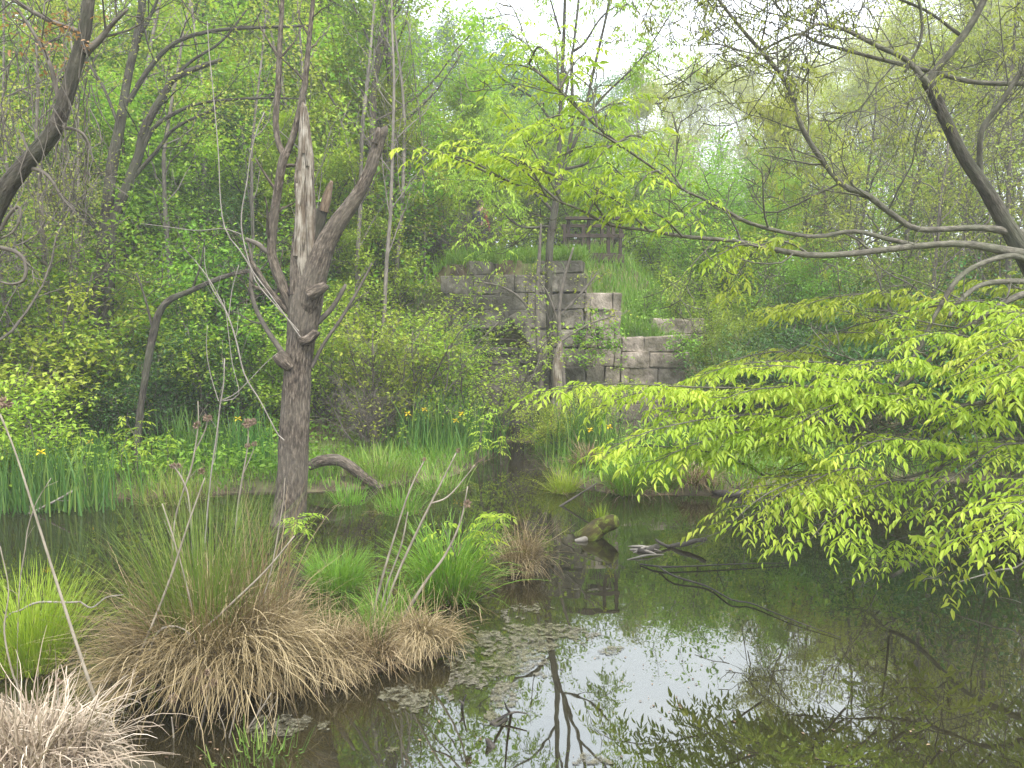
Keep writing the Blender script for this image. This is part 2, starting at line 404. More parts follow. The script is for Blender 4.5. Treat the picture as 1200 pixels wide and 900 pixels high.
# ------------------------------------------------------------------ ground
def gp(px, py): q = G(px, py); return (q.x, q.y)
POND = [(-1.7, 4.1), (0, 3.6), (2.6, 3.4), (5.0, 4.6), (6.2, 7), (8, 9.5), (7.6, 12.2), (5.2, 12.2),
        gp(860, 578), gp(834, 580), gp(760, 581), gp(710, 578), gp(668, 570), gp(645, 555), gp(628, 535), gp(622, 518),
        gp(590, 518), gp(575, 532), gp(560, 548), gp(520, 562), gp(470, 566), gp(420, 574), gp(360, 577), gp(300, 578),
        gp(200, 582), gp(100, 588), gp(0, 598), (-9, 9.0), (-12, 8.4), (-12, 6.6), (-7, 6.0), (-4.2, 5.5), (-3.2, 5.0)]
def sdpoly(x, y):
    P = np.stack([x, y], -1); d = np.full(x.shape, 1e9); inside = np.zeros(x.shape, bool)
    n = len(POND)
    for i in range(n):
        a = np.array(POND[i]); b = np.array(POND[(i + 1) % n]); e = b - a; v = P - a
        t = np.clip((v @ e) / (e @ e), 0, 1); q = v - t[..., None] * e
        d = np.minimum(d, np.sum(q * q, -1))
        c = (a[1] > y) != (b[1] > y)
        xi = a[0] + (y - a[1]) / (b[1] - a[1] + 1e-12) * e[0]
        inside ^= c & (x < xi)
    d = np.sqrt(d); return np.where(inside, -d, d)
MOUNDS = [(*gp(268, 792), .75, .2), (*gp(455, 768), .5, .16), (*gp(338, 622), .5, .15), (*gp(535, 690), .55, .14), (*gp(615, 668), .42, .12),
          (*gp(395, 690), .45, .12), (*gp(40, 790), .4, .12), (*gp(360, 770), .5, .12), (*gp(735, 578), .8, .1), (*gp(660, 575), .3, .08)]
def yf(x): return 17.6 + np.clip(1.75 - x, 0, 4) * .2
def height(x, y):
    x = np.asarray(x, float); y = np.asarray(y, float)
    sd = sdpoly(x, y)
    nz_ = fbm(np.stack([x * .8, y * .8, x * 0], -1), 3)
    z = np.where(sd < 0, -.04 - .42 * S(0, 1.6, -sd) + .05 * nz_, .10 * S(0, .4, sd) + .035 * np.clip(sd, 0, 8) + .07 * nz_ * S(0, 1.2, sd))
    mL = 1 - S(-3.4, -1.4, x); mR = S(2.2, 6, x); mM = np.clip(1 - mL - mR, 0, 1)
    hl = np.clip((y - 14) * .27, 0, 5.5) + np.clip((y - 36) * .2, 0, 9)
    far = np.clip((y - 24) * .1, 0, 7)
    f = yf(x)
    tl = 3.9 * S(.35, .7, y - f)
    tr = 2.1 * S(.25, .6, y - f) + 1.95 * S(.6, 3.2, y - f)
    T = np.where(x < 1.75, tl, tl + (tr - tl) * S(1.75, 2.1, x)) + far
    hr = np.clip((y - 15) * .3, 0, 2.4) + far
    z = z + mL * hl + mM * T + mR * hr
    z = z + .25 * S(1, 4, sd) * fbm(np.stack([x * .35, y * .35, x * 0 + 5], -1), 2)
    for mx_, my_, r_, h_ in MOUNDS:
        z = np.where(z < .3, np.maximum(z, h_ * .75 * np.exp(-((x - mx_) ** 2 + (y - my_) ** 2) / (r_ * .7) ** 2) - .1), z)
    return z
def hz(x, y): return float(height(np.array([x]), np.array([y]))[0])

gx = np.concatenate([-np.geomspace(150, 14, 26), np.arange(-13.5, 13.5, .22), np.geomspace(14, 150, 26)])
gy = np.concatenate([-np.geomspace(60, 2, 10), np.arange(-1.5, 26, .2), np.geomspace(26.5, 190, 34)])
XX, YY = np.meshgrid(gx, gy); ZZ = height(XX, YY)
V = np.stack([XX, YY, ZZ], -1).reshape(-1, 3); nx, ny = len(gx), len(gy)
I = np.arange(nx * ny).reshape(ny, nx)
q = np.stack([I[:-1, :-1], I[:-1, 1:], I[1:, 1:], I[1:, :-1]], -1).reshape(-1)
m, nd, lk, nt = newmat('earth')
ge = nd.new('ShaderNodeNewGeometry')
n1 = nd.new('ShaderNodeTexNoise'); n1.inputs['Scale'].default_value = 2.2; n1.inputs['Detail'].default_value = 8; n1.inputs['Roughness'].default_value = .7
n2 = nd.new('ShaderNodeTexNoise'); n2.inputs['Scale'].default_value = .55; n2.inputs['Detail'].default_value = 4
lk.new(ge.outputs['Position'], n1.inputs['Vector']); lk.new(ge.outputs['Position'], n2.inputs['Vector'])
r1 = ramp(nd, [(.3, (.03, .022, .012)), (.5, (.09, .065, .035)), (.7, (.19, .14, .085))]); lk.new(n1.outputs[0], r1.inputs[0])
r2 = ramp(nd, [(.3, (.05, .085, .012)), (.7, (.13, .19, .03))]); lk.new(n1.outputs[0], r2.inputs[0])
rm = ramp(nd, [(.42, (0, 0, 0)), (.55, (1, 1, 1))]); lk.new(n2.outputs[0], rm.inputs[0])
mx = nd.new('ShaderNodeMixRGB'); lk.new(rm.outputs[0], mx.inputs[0]); lk.new(r1.outputs[0], mx.inputs[1]); lk.new(r2.outputs[0], mx.inputs[2])
sx = nd.new('ShaderNodeSeparateXYZ'); lk.new(ge.outputs['Position'], sx.inputs[0])
mr = nd.new('ShaderNodeMapRange'); mr.inputs[1].default_value = .02; mr.inputs[2].default_value = .3; lk.new(sx.outputs['Z'], mr.inputs[0])
rb = ramp(nd, [(.35, (.03, .024, .012)), (.5, (.075, .06, .03)), (.62, (.13, .11, .06)), (.74, (.16, .16, .06))]); lk.new(n1.outputs[0], rb.inputs[0])
m2 = nd.new('ShaderNodeMixRGB'); lk.new(mr.outputs[0], m2.inputs[0]); lk.new(rb.outputs[0], m2.inputs[1]); lk.new(mx.outputs[0], m2.inputs[2])
p = nd.new('ShaderNodeBsdfPrincipled'); p.inputs['Roughness'].default_value = .95; lk.new(m2.outputs[0], p.inputs['Base Color'])
b = nd.new('ShaderNodeBump'); b.inputs['Strength'].default_value = .6; b.inputs['Distance'].default_value = .06; lk.new(n1.outputs[0], b.inputs['Height']); lk.new(b.outputs[0], p.inputs['Normal'])
o = nd.new('ShaderNodeOutputMaterial'); lk.new(p.outputs[0], o.inputs[0]); MEARTH = m
tag(obj('ground', mesh_np('ground', V, q, np.full(len(q) // 4, 4), None, None, True), m), None, None, None, 'structure')

# water
m, nd, lk, nt = newmat('pond_water')
tr = nd.new('ShaderNodeBsdfTransparent'); tr.inputs[0].default_value = (.55, .48, .28, 1)
df = nd.new('ShaderNodeBsdfDiffuse'); df.inputs[0].default_value = (.036, .031, .016, 1)
m1 = nd.new('ShaderNodeMixShader'); m1.inputs[0].default_value = .45; lk.new(tr.outputs[0], m1.inputs[1]); lk.new(df.outputs[0], m1.inputs[2])
gl = nd.new('ShaderNodeBsdfGlossy'); gl.inputs['Color'].default_value = (.92, .94, .9, 1); gl.inputs['Roughness'].default_value = .012
fr = nd.new('ShaderNodeFresnel'); fr.inputs[0].default_value = 3.1
tcw = nd.new('ShaderNodeTexCoord'); nw = nd.new('ShaderNodeTexNoise'); nw.inputs['Scale'].default_value = 1.1; nw.inputs['Detail'].default_value = 3
lk.new(tcw.outputs['Object'], nw.inputs['Vector'])
bw = nd.new('ShaderNodeBump'); bw.inputs['Strength'].default_value = .05; bw.inputs['Distance'].default_value = .05; lk.new(nw.outputs[0], bw.inputs['Height'])
lk.new(bw.outputs[0], gl.inputs['Normal'])
m3 = nd.new('ShaderNodeMixShader'); lk.new(fr.outputs[0], m3.inputs[0]); lk.new(m1.outputs[0], m3.inputs[1]); lk.new(gl.outputs[0], m3.inputs[2])
o = nd.new('ShaderNodeOutputMaterial'); lk.new(m3.outputs[0], o.inputs[0])
tag(obj('pond_water', mesh_np('pond_water', [(-14, 2.5, 0), (10, 2.5, 0), (10, 20, 0), (-14, 20, 0)], [0, 1, 2, 3], [4]), m), None, None, None, 'structure')

# dirt path on the terrace
so = Soup(); xs = np.linspace(-7, 1.2, 34)
P0 = []
for j, off in enumerate((-.8, -.3, .3, .8)):
    yy = 21.2 + .25 * np.sin(xs * .7) + off + rng.normal(0, .06, len(xs)); P0.append(np.stack([xs, yy, height(xs, yy) + (.05 if j in (1, 2) else .012)], -1))
P0 = np.stack(P0); I = np.arange(P0.shape[0] * P0.shape[1]).reshape(P0.shape[:2])
so.put(P0.reshape(-1, 3), np.stack([I[:-1, :-1], I[:-1, 1:], I[1:, 1:], I[1:, :-1]], -1).reshape(-1), np.full((P0.shape[0] - 1) * (P0.shape[1] - 1), 4))
M['dirt'] = woodmat('path_dirt', [(.3, (.16, .12, .09)), (.7, (.34, .27, .22))], (5, 5, 5), .95, .5, None, .5, 'o')
tag(obj('dirt_path', so.mesh('dirt_path', True), M['dirt']), None, None, None, 'structure')

# ------------------------------------------------------------------ ruined wall
def course_wall(so, A, B, z0, hs, th, keep=None, lens=(.5, 1.1), jit=.016):
    A = np.array(A, float); B = np.array(B, float); L = np.linalg.norm(B - A); u = (B - A) / L; nrm_ = np.array([u[1], -u[0]]); rot = math.atan2(u[1], u[0])
    z = z0
    for h in hs:
        s = -rng.uniform(0, .5)
        while s < L - .05:
            l = rng.uniform(*lens); a, e = max(s, 0), min(s + l, L)
            if e - a > .12 and (keep is None or keep((a + e) / 2, z + h / 2, a, e)):
                c = A + u * (a + e) / 2 - nrm_ * (th / 2 + rng.normal(0, .012))
                box(so, (c[0], c[1], z + h / 2), ((e - a) / 2 - .004, th / 2, h / 2 - .003), rot, jit, rng.uniform(.012, .03))
            s += l
        z += h
wl = thing('ruined_stone_wall', 'ruined wall of big grey granite blocks with a dark opening, standing behind the pond', 'wall', (1.75, 17.6, 0))
wo_ = wl.location
cx, cy = X(685, 17.6), 17.6
hs = [.46, .42, .45, .40, .43, .44, .42, .40, .42, .32]
def keep_face(s, z, a, e):
    xx = cx - 3.4 + s
    if -.85 < xx < .22 and 1.95 < z < 2.45: return False          # the culvert opening
    if z > 3.7 and (s < .9 or 1.5 < s < 1.95): return False
    return True
so = Soup(); course_wall(so, (cx - 3.35, 17.6 + 3.35 * .2), (cx, 17.6), -.2, hs, .55, keep_face, (.55, 1.25))
obj('dark_face', so.mesh('dark_face', False, wo_), M['stone'], wl)['label'] = 'granite face left of the corner, its shade put into a darker colour'  # darker granite than the pier: the shadow on this side is in the colour
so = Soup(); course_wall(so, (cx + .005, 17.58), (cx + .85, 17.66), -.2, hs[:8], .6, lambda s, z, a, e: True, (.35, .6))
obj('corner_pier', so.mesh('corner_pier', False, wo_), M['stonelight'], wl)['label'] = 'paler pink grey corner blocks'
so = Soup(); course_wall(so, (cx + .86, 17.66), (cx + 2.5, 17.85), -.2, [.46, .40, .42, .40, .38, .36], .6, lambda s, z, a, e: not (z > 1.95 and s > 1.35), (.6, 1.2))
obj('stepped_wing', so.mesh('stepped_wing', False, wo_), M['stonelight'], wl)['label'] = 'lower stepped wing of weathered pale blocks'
so = Soup(); course_wall(so, (X(762, 18.9), 18.9), (X(828, 18.9), 19.05), 1.4, [.42, .42, .4], .6, None, (.5, .9))
obj('rear_wing', so.mesh('rear_wing', False, wo_), M['stonelight'], wl)
so = Soup()                                                             # slanting gable stones right of the opening
for i in range(4):
    t = (i + .5) / 4; a = Vector((cx - 1.62, 0, 2.72)).lerp(Vector((cx - .72, 0, 1.5)), t)
    b_ = Soup(); box(b_, (0, 0, 0), (.21, .2, .13), 0, .012, .03)
    v = b_.v[0]; an = .93; v = np.stack([v[:, 0] * math.cos(an) + v[:, 2] * math.sin(an), v[:, 1], -v[:, 0] * math.sin(an) + v[:, 2] * math.cos(an)], -1)
    so.put(v + np.array([a.x, yf(a.x) - .1, a.z]), b_.l[0], b_.n[0])
obj('slanted_stone', so.mesh('slanted_stone', False, wo_), M['stone'], wl)
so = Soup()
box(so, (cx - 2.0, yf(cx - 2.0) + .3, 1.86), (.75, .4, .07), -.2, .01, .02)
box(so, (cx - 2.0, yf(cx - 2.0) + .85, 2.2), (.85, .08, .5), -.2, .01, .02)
obj('opening_recess', so.mesh('opening_recess', False, wo_), M['barkdark'], wl)  # sill and back slab coloured dark, the hole's shade put into their colour
so = Soup()
for i in range(16):
    px, d = RND.uniform(600, 800), RND.uniform(15.2, 17.2); x = X(px, d)
    box(so, (x, d, hz(x, d) + .04), (RND.uniform(.1, .3), RND.uniform(.1, .2), RND.uniform(.06, .14)), RND.uniform(0, 3), .03, .04)
    if i == 0: continue
fs = Soup(); box(fs, (X(604, 16.6), 16.6, .35), (.16, .2, .55), .3, .04, .04)
t = obj('fallen_block', fs.mesh('fallen_block'), M['wet']); tag(t, 'wet brown upright block at the head of the water channel below the wall', 'stone')

# ------------------------------------------------------------------ lookout platform
D0 = 20.2; zd = W(690, 297, D0).z; pl = thing('lookout_platform', 'weathered wooden lookout platform with railing on the slope above the wall', 'platform', (X(690, D0), D0, zd))
pl0 = pl.location; x0, x1 = X(664, D0), X(728, D0); y0, y1 = D0, D0 + 1.6
so = Soup()
for i in range(9): box(so, ((x0 + x1) / 2, y0 + .09 + i * .18, zd), ((x1 - x0) / 2, .08, .022), 0, .004, .006)
obj('deck', so.mesh('deck', False, pl0), M['plank'], pl)
so = Soup(); box(so, ((x0 + x1) / 2, y0 - .03, zd - .13), ((x1 - x0) / 2 + .02, .03, .1), 0, .003, .006); box(so, (x1 + .03, y0 + .8, zd - .13), (.03, .8, .1), 0, .003, .006)
obj('joist', so.mesh('joist', False, pl0), M['plank'], pl)
for xx in (x0 + .04, x0 + .56, x0 + 1.08, x1 - .04):
    for yy in (y0 + .05, y1 - .05):
        so = Soup(); g = hz(xx, yy); box(so, (xx, yy, (zd + .86 + g - .2) / 2), (.045, .045, (zd + .86 - g + .2) / 2), 0, .003, .006)
        obj('post', so.mesh('post', False, pl0), M['plank'], pl)
for yy in (y0 - .02, y1 + .02):
    for zz, hh in ((.45, .05), (.9, .04)):
        so = Soup(); box(so, ((x0 + x1) / 2, yy, zd + zz), ((x1 - x0) / 2 + .05, .02 if hh > .04 else .08, hh), 0, .003, .006); obj('rail', so.mesh('rail', False, pl0), M['plank'], pl)
so = Soup(); box(so, (x1 + .01, (y0 + y1) / 2, zd + .5), (.02, (y1 - y0) / 2, .05), 0, .003, .006); obj('rail', so.mesh('rail', False, pl0), M['plank'], pl)

# ------------------------------------------------------------------ person on the path
def skin_mesh(name, joints, edges, root, sub=2, off=(0, 0, 0)):
    me = bpy.data.meshes.new(name); me.from_pydata([tuple(Vector(j[0])) for j in joints], edges, [])
    o = bpy.data.objects.new(name, me); COL.objects.link(o)
    md = o.modifiers.new('Skin', 'SKIN'); md.use_smooth_shade = True
    for i, j in enumerate(joints):
        v = me.skin_vertices[0].data[i]; r = j[1]; v.radius = r if isinstance(r, tuple) else (r, r); v.use_root = (i == root)
    sb = o.modifiers.new('Sub', 'SUBSURF'); sb.levels = sub; sb.render_levels = sub
    dg = bpy.context.evaluated_depsgraph_get(); ev = o.evaluated_get(dg); m2 = bpy.data.meshes.new_from_object(ev)
    bpy.data.objects.remove(o); bpy.data.meshes.remove(me)
    m2.polygons.foreach_set('use_smooth', np.ones(len(m2.polygons), bool)); m2.materials.clear()
    return m2
pd = 21.6; pxp = X(563, pd); pz = hz(pxp, pd) + .04
per = thing('person', 'person in dark jacket with red sleeve standing on the path above the wall', 'person', (pxp, pd, pz))
per.rotation_euler = (0, 0, PI - .7)
J = [((0, 0, .93), .12), ((0, 0, 1.12), (.15, .105)), ((0, 0, 1.36), (.16, .11)), ((0, 0, 1.47), .06), ((0, -.015, 1.56), .075), ((0, -.03, 1.66), (.078, .095)), ((0, -.02, 1.73), .06),
     ((.19, 0, 1.41), .055), ((.24, .02, 1.14), .042), ((.22, -.12, .92), .034), ((.21, -.17, .85), .035),
     ((-.19, 0, 1.41), .055), ((-.24, .02, 1.14), .042), ((-.22, -.12, .92), .034), ((-.21, -.17, .85), .035),
     ((.1, 0, .85), .09), ((.1, -.02, .48), .06), ((.11, .02, .09), .04), ((.11, -.12, .04), .035),
     ((-.1, 0, .85), .09), ((-.1, -.05, .48), .06), ((-.11, -.02, .09), .04), ((-.11, -.16, .04), .035), ((0, -.115, 1.62), .016)]
E = [(0, 1), (1, 2), (2, 3), (3, 4), (4, 5), (5, 6), (2, 7), (7, 8), (8, 9), (9, 10), (2, 11), (11, 12), (12, 13), (13, 14), (0, 15), (15, 16), (16, 17), (17, 18), (0, 19), (19, 20), (20, 21), (21, 22), (5, 23)]
obj('body', skin_mesh('body', J, E, 0), M['skin'], per)
g_ = lambda j, k: (j[0], tuple(q + k for q in j[1]) if isinstance(j[1], tuple) else j[1] + k)
obj('jacket', skin_mesh('jacket', [g_(J[i], .025) for i in (0, 1, 2)] + [((0, 0, 1.44), .075)], [(0, 1), (1, 2), (2, 3)], 0), M['shirt'], per)
for a, mm in ((7, 'shirt'), (11, 'red')): obj('sleeve', skin_mesh('sleeve', [((J[a][0][0] * .55, 0, 1.41), .075)] + [g_(J[i], .02) for i in (a, a + 1, a + 2)], [(0, 1), (1, 2), (2, 3)], 0), M[mm], per)
obj('trousers', skin_mesh('trousers', [g_(J[0], .022)] + [g_(J[i], .02) for i in (15, 16, 17, 19, 20, 21)], [(0, 1), (1, 2), (2, 3), (0, 4), (4, 5), (5, 6)], 0), M['trouser'], per)
obj('hair', skin_mesh('hair', [((0, .03, 1.57), .075), ((0, .015, 1.67), (.096, .10)), ((0, .0, 1.765), .07)], [(0, 1), (1, 2)], 1), M['hair'], per)
for a in (17, 21): obj('shoe', skin_mesh('shoe', [(J[a][0], .05), ((J[a][0][0], J[a][0][1] - .06, .05), .05), ((J[a][0][0], J[a][0][1] - .16, .04), .04)], [(0, 1), (1, 2)], 0), M['shoe'], per)
film(M['scum'])
#@@PART3

# ------------------------------------------------------------------ growth
def grow(tb, tips, p, d, L, r, lvl, c, rn=RND):
    n = c['segs'][lvl]; pts = [p.copy()]; q = p.copy(); dd = d.normalized(); ds = []
    wob = c['wob'][lvl]; up = c['up'][lvl]
    for i in range(n):
        dd = (dd + Vector((rn.gauss(0, wob), rn.gauss(0, wob), rn.gauss(0, wob) + up / n))).normalized()
        q = q + dd * (L / n); pts.append(q.copy()); ds.append(dd.copy())
    tf = c.get('tipf', .3)
    rad = [max(r * (1 - (1 - tf) * i / n), c['rmin'] * (.7 if i == n else 1)) for i in range(n + 1)]
    tb.add(pts, rad, c['sides'][lvl])
    children(tb, tips, pts, rad, L, lvl, c, rn)
def children(tb, tips, pts, rad, L, lvl, c, rn=RND, t0=None, cnt=None):
    n = len(pts) - 1; pts = [Vector(p) for p in pts]
    if lvl < c['lv']:
        N = cnt or c['n'][lvl]; t0 = c['t0'][lvl] if t0 is None else t0; ph = rn.uniform(0, 6.28)
        for j in range(N):
            t = t0 + (1 - t0) * (j + rn.random()) / N; u = min(t * n, n - 1e-4); i = int(u); f = u - i
            b = pts[i].lerp(pts[i + 1], f); ax = (pts[i + 1] - pts[i]).normalized()
            a = ax.orthogonal().normalized(); bb = ax.cross(a); az = ph + j * 2.4 + rn.uniform(-.5, .5)
            an = c['ang'][lvl] * rn.uniform(.7, 1.25)
            cd = ax * math.cos(an) + (a * math.cos(az) + bb * math.sin(az)) * math.sin(an)
            if c.get('flat'): cd.z *= c['flat']
            cl = L * c['len'][lvl] * rn.uniform(.6, 1.15) * (1.15 - c.get('cone', .55) * t)
            lr = rad[i] * (1 - f) + rad[i + 1] * f
            grow(tb, tips, b, cd, cl, max(lr * c['rr'], c['rmin']), lvl + 1, c, rn)
    if lvl >= c['lv'] - c.get('tipl', 0):
        for i in range(max(1, n // 2), n + 1): tips.append(tuple(pts[i]))

CF = dict(
 broad=dict(lv=3, segs=(9, 6, 4, 3), wob=(.06, .14, .2, .25), up=(.3, .35, .2, .1), sides=(8, 5, 4, 3), n=(19, 6, 4), t0=(.14, .25, .2), ang=(.95, .8, .8), len=(.36, .5, .5), rr=.5, rmin=.006, cone=.6),
 tall=dict(lv=3, segs=(10, 5, 4, 3), wob=(.045, .14, .2, .25), up=(.3, .5, .2, .1), sides=(8, 5, 4, 3), n=(18, 5, 4), t0=(.38, .25, .2), ang=(.8, .8, .8), len=(.24, .5, .5), rr=.42, rmin=.006, cone=.5),
 twiggy=dict(lv=3, segs=(9, 7, 5, 4), wob=(.07, .15, .2, .25), up=(.4, .6, .3, .2), sides=(7, 4, 3, 3), n=(15, 8, 6), t0=(.18, .2, .15), ang=(.75, .7, .75), len=(.42, .5, .5), rr=.5, rmin=.007, cone=.5),
 pole=dict(lv=2, segs=(10, 5, 4), wob=(.05, .16, .2), up=(.25, .5, .2), sides=(6, 4, 3), n=(14, 4), t0=(.3, .2), ang=(.7, .8), len=(.22, .5), rr=.4, rmin=.005, cone=.5),
 shrub=dict(lv=2, segs=(6, 4, 3), wob=(.14, .22, .25), up=(.25, .2, .1), sides=(5, 4, 3), n=(9, 5), t0=(.15, .15), ang=(.8, .8), len=(.5, .5), rr=.55, rmin=.004, tipl=1, cone=.4),
 brush=dict(lv=2, segs=(6, 5, 4), wob=(.16, .25, .3), up=(.2, .1, .1), sides=(4, 3, 3), n=(9, 7), t0=(.15, .1), ang=(.8, .9), len=(.55, .5), rr=.6, rmin=.004, cone=.3),
)
def make_tree(name, label, catg, H, r, cf, leafm, nper, sig, L, wd, barkm='bark', droop=.25, clump=1.2, lean=(0, 0), six=False, crown='crown', group=None, seed=1, trunkname='trunk', keep=1., flat=.7):
    rn = random.Random(seed); tb = Tubes(); tips = []
    grow(tb, tips, Vector((0, 0, -.15)), Vector((lean[0], lean[1], 1)), H, r, 0, CF[cf], rn)
    if keep < 1: tips = [t for t in tips if rn.random() < keep]
    if nper > 3 and len(tips): ta = np.array(tips); kk = vn(ta * .55 + seed) > -.22; tips = [t for t, g in zip(tips, kk) if g]
    root = thing(name, label, catg, group=group)
    obj(trunkname, tb.mesh(trunkname), M[barkm], root)
    if nper: obj(crown, foliage(tips, nper, sig, L, wd, droop, six, clump, None, flat).mesh(crown), M[leafm], root)
    return root
def make_shrub(name, label, H, stems, leafm, nper, sig, L, wd, cf='shrub', barkm='twig', spread=.6, seed=1, six=False, catg='shrub', clump=.7, group=None, keep=1., droop=.15):
    rn = random.Random(seed); tb = Tubes(); tips = []
    for i in range(stems):
        a = i * 2.4 + rn.uniform(-.4, .4); s = spread * rn.uniform(.3, 1.1)
        grow(tb, tips, Vector((.12 * math.cos(a), .12 * math.sin(a), -.1)), Vector((s * math.cos(a), s * math.sin(a), 1)), H * rn.uniform(.6, 1.05), .012 * H ** .5 + .008, 0, CF[cf], rn)
    if keep < 1: tips = [t for t in tips if rn.random() < keep]
    root = thing(name, label, catg, group=group)
    obj('stems', tb.mesh('stems'), M[barkm], root)
    if nper: obj('foliage', foliage(tips, nper, sig, L, wd, droop, six, clump).mesh('foliage'), M[leafm], root)
    return root
def at(px, d, dz=0):
    x = X(px, d); return (x, d, hz(x, d) + dz)
def placer():
    used = set()
    def f(proto, px, d, sc, label, group=None, rz=None, dz=0):
        loc = at(px, d, dz); rz = RND.uniform(0, 6.28) if rz is None else rz
        s = sc if isinstance(sc, tuple) else (sc, sc, sc)
        if proto.name not in used:
            used.add(proto.name); proto.location = loc; proto.rotation_euler = (0, 0, rz); proto.scale = s; o = proto
        else: o = dup(proto, loc, rz, s)
        o['label'] = label
        if group: o['group'] = group
        elif 'group' in o: del o['group']
        return o
    return f
place = placer()

# ------------------------------------------------------------------ hero: the broken snag
D = 9.7; base = W(338, 622, D); base.z = -.1
sn = thing('snag', 'dead broken tree trunk with a pale splintered top standing in the water', 'dead tree', base); b0 = base
def furrow(amp, fx=16, fz=2.6, p2=1.):
    def f(bc, R):
        q = bc * np.array([fx, fx, fz]); n1 = 1 - np.abs(fbm(q, 3)) * 2; n2 = vn(bc * np.array([4, 4, 1.2]))
        return amp * n1 + amp * 1.2 * n2
    return f
tb = Tubes()
tb.add(*limb([(336, 632, 50.46), (338, 612, 40.89), (342, 570, 35.67), (345, 500, 33.06), (348, 440, 31.32), (352, 400, 31.32), (356, 368, 36.54), (359, 345, 36.54), (362, 325, 29.58), (362, 310, 22.62)], D, 150), 56)
k1 = limb([(341, 432, 10), (334, 424, 16), (328, 418, 16), (325, 415, 14)], D - .14, 10); tb.add(*k1, 12)
k2 = limb([(352, 400, 9), (362, 398, 12), (369, 391, 10), (371, 388, 9)], D - .15, 10); tb.add(*k2, 10)
k3 = limb([(362, 345, 16), (372, 340, 14), (379, 336, 11), (382, 333, 9)], D - .2, 10); tb.add(*k3, 12)
for q in ([(346, 345, 14), (345, 315, 11), (346, 285, 7), (347, 255, 2)], [(352, 340, 14), (351, 318, 11), (352, 300, 7), (353, 285, 2)], [(360, 335, 12), (362, 310, 9), (364, 275, 6), (364, 230, 2)], [(366, 290, 4), (367, 260, 6), (367, 235, 5), (366, 205, 1.5)], [(349, 235, 2), (349, 222, 5), (349, 200, 4), (350, 185, 1)]):
    tb.add(*limb(q, D - .1, 26), 12)      # strips of bark left on the bare wood
obj('trunk', tb.mesh('trunk', b0, furrow(.011)), M['bark'], sn)
tb = Tubes()
P_, R_ = limb([(357, 350, 20.28), (356, 320, 21.06), (355, 290, 20.28), (356, 250, 18.72), (358, 215, 18.72), (359, 190, 17.94), (358, 172, 15.6), (357, 155, 12.48), (357, 140, 10.14), (356, 128, 7.02), (355, 120, 1.56)], D - .05, 130)
tb.add(P_, R_, 48)
for (a, b_, c_, w_) in ((347, 300, 215, 7), (365, 300, 178, 7), (351, 200, 126, 6), (361, 195, 141, 5), (350, 250, 190, 5), (356, 180, 122, 5)):
    tb.add(*limb([(a, b_, w_), ((a * 2 + 357) / 3, (b_ + c_) / 2, w_), (a + (1 if a < 357 else -2), c_, 1.5)], D - .13, 24), 10)
obj('bare_top', tb.mesh('bare_top', b0, furrow(.008, 18, 1.4)), M['bare'], sn)['label'] = 'pale weathered splintered top with the bark gone'
tb = Tubes()
tb.add(*limb([(358, 375, 14.4), (362, 350, 25.92), (370, 318, 27.36), (379, 292, 23.76), (394, 264, 19.44), (410, 242, 16.56), (423, 222, 14.4), (434, 198, 13.68), (442, 172, 12.96), (447, 154, 12.24)], D - .08, 110), 40)
tb.add(*limb([(440, 165, 8), (449, 156, 9), (453, 148, 3)], D - .1, 12), 10); tb.add(*limb([(439, 168, 7), (443, 158, 7), (444, 149, 2)], D - .14, 12), 10)
obj('broken_limb', tb.mesh('broken_limb', b0, furrow(.008)), M['bark'], sn)
tb = Tubes()
tb.add(*limb([(364, 300, 16), (370, 275, 15), (376, 252, 13), (381, 240, 11)], D + .12, 30), 24)
st = obj('broken_stub', tb.mesh('broken_stub', b0, furrow(.008)), M['barkdark'], sn)
tb = Tubes(); tb.add(*limb([(379, 248, 10), (383, 232, 9), (386, 221, 6), (389, 212, 1.5)], D + .1, 20), 16)
obj('torn_end', tb.mesh('torn_end', b0, furrow(.008)), M['torn'], st)['label'] = 'orange brown torn wood at the end of the stub'
def branch(pix, d, n=16, sides=8, twigs=0, cf=None, L=.7, mat='twig', t0=.3, nm='branch', tips=None):
    tb = Tubes(); P, R = limb(pix, d, n); tb.add(P, R, sides)
    if twigs:
        children(tb, tips if tips is not None else [], [Vector(p) for p in P], list(R), L, 0, cf or dict(lv=2, segs=(4, 4, 3), wob=(.15, .2, .25), up=(.2, .2, .1), sides=(4, 4, 3), n=(twigs, 4), t0=(.2, .2), ang=(.8, .8), len=(1, .5), rr=.45, rmin=.003, cone=.3), RND, t0, twigs)
    return tb
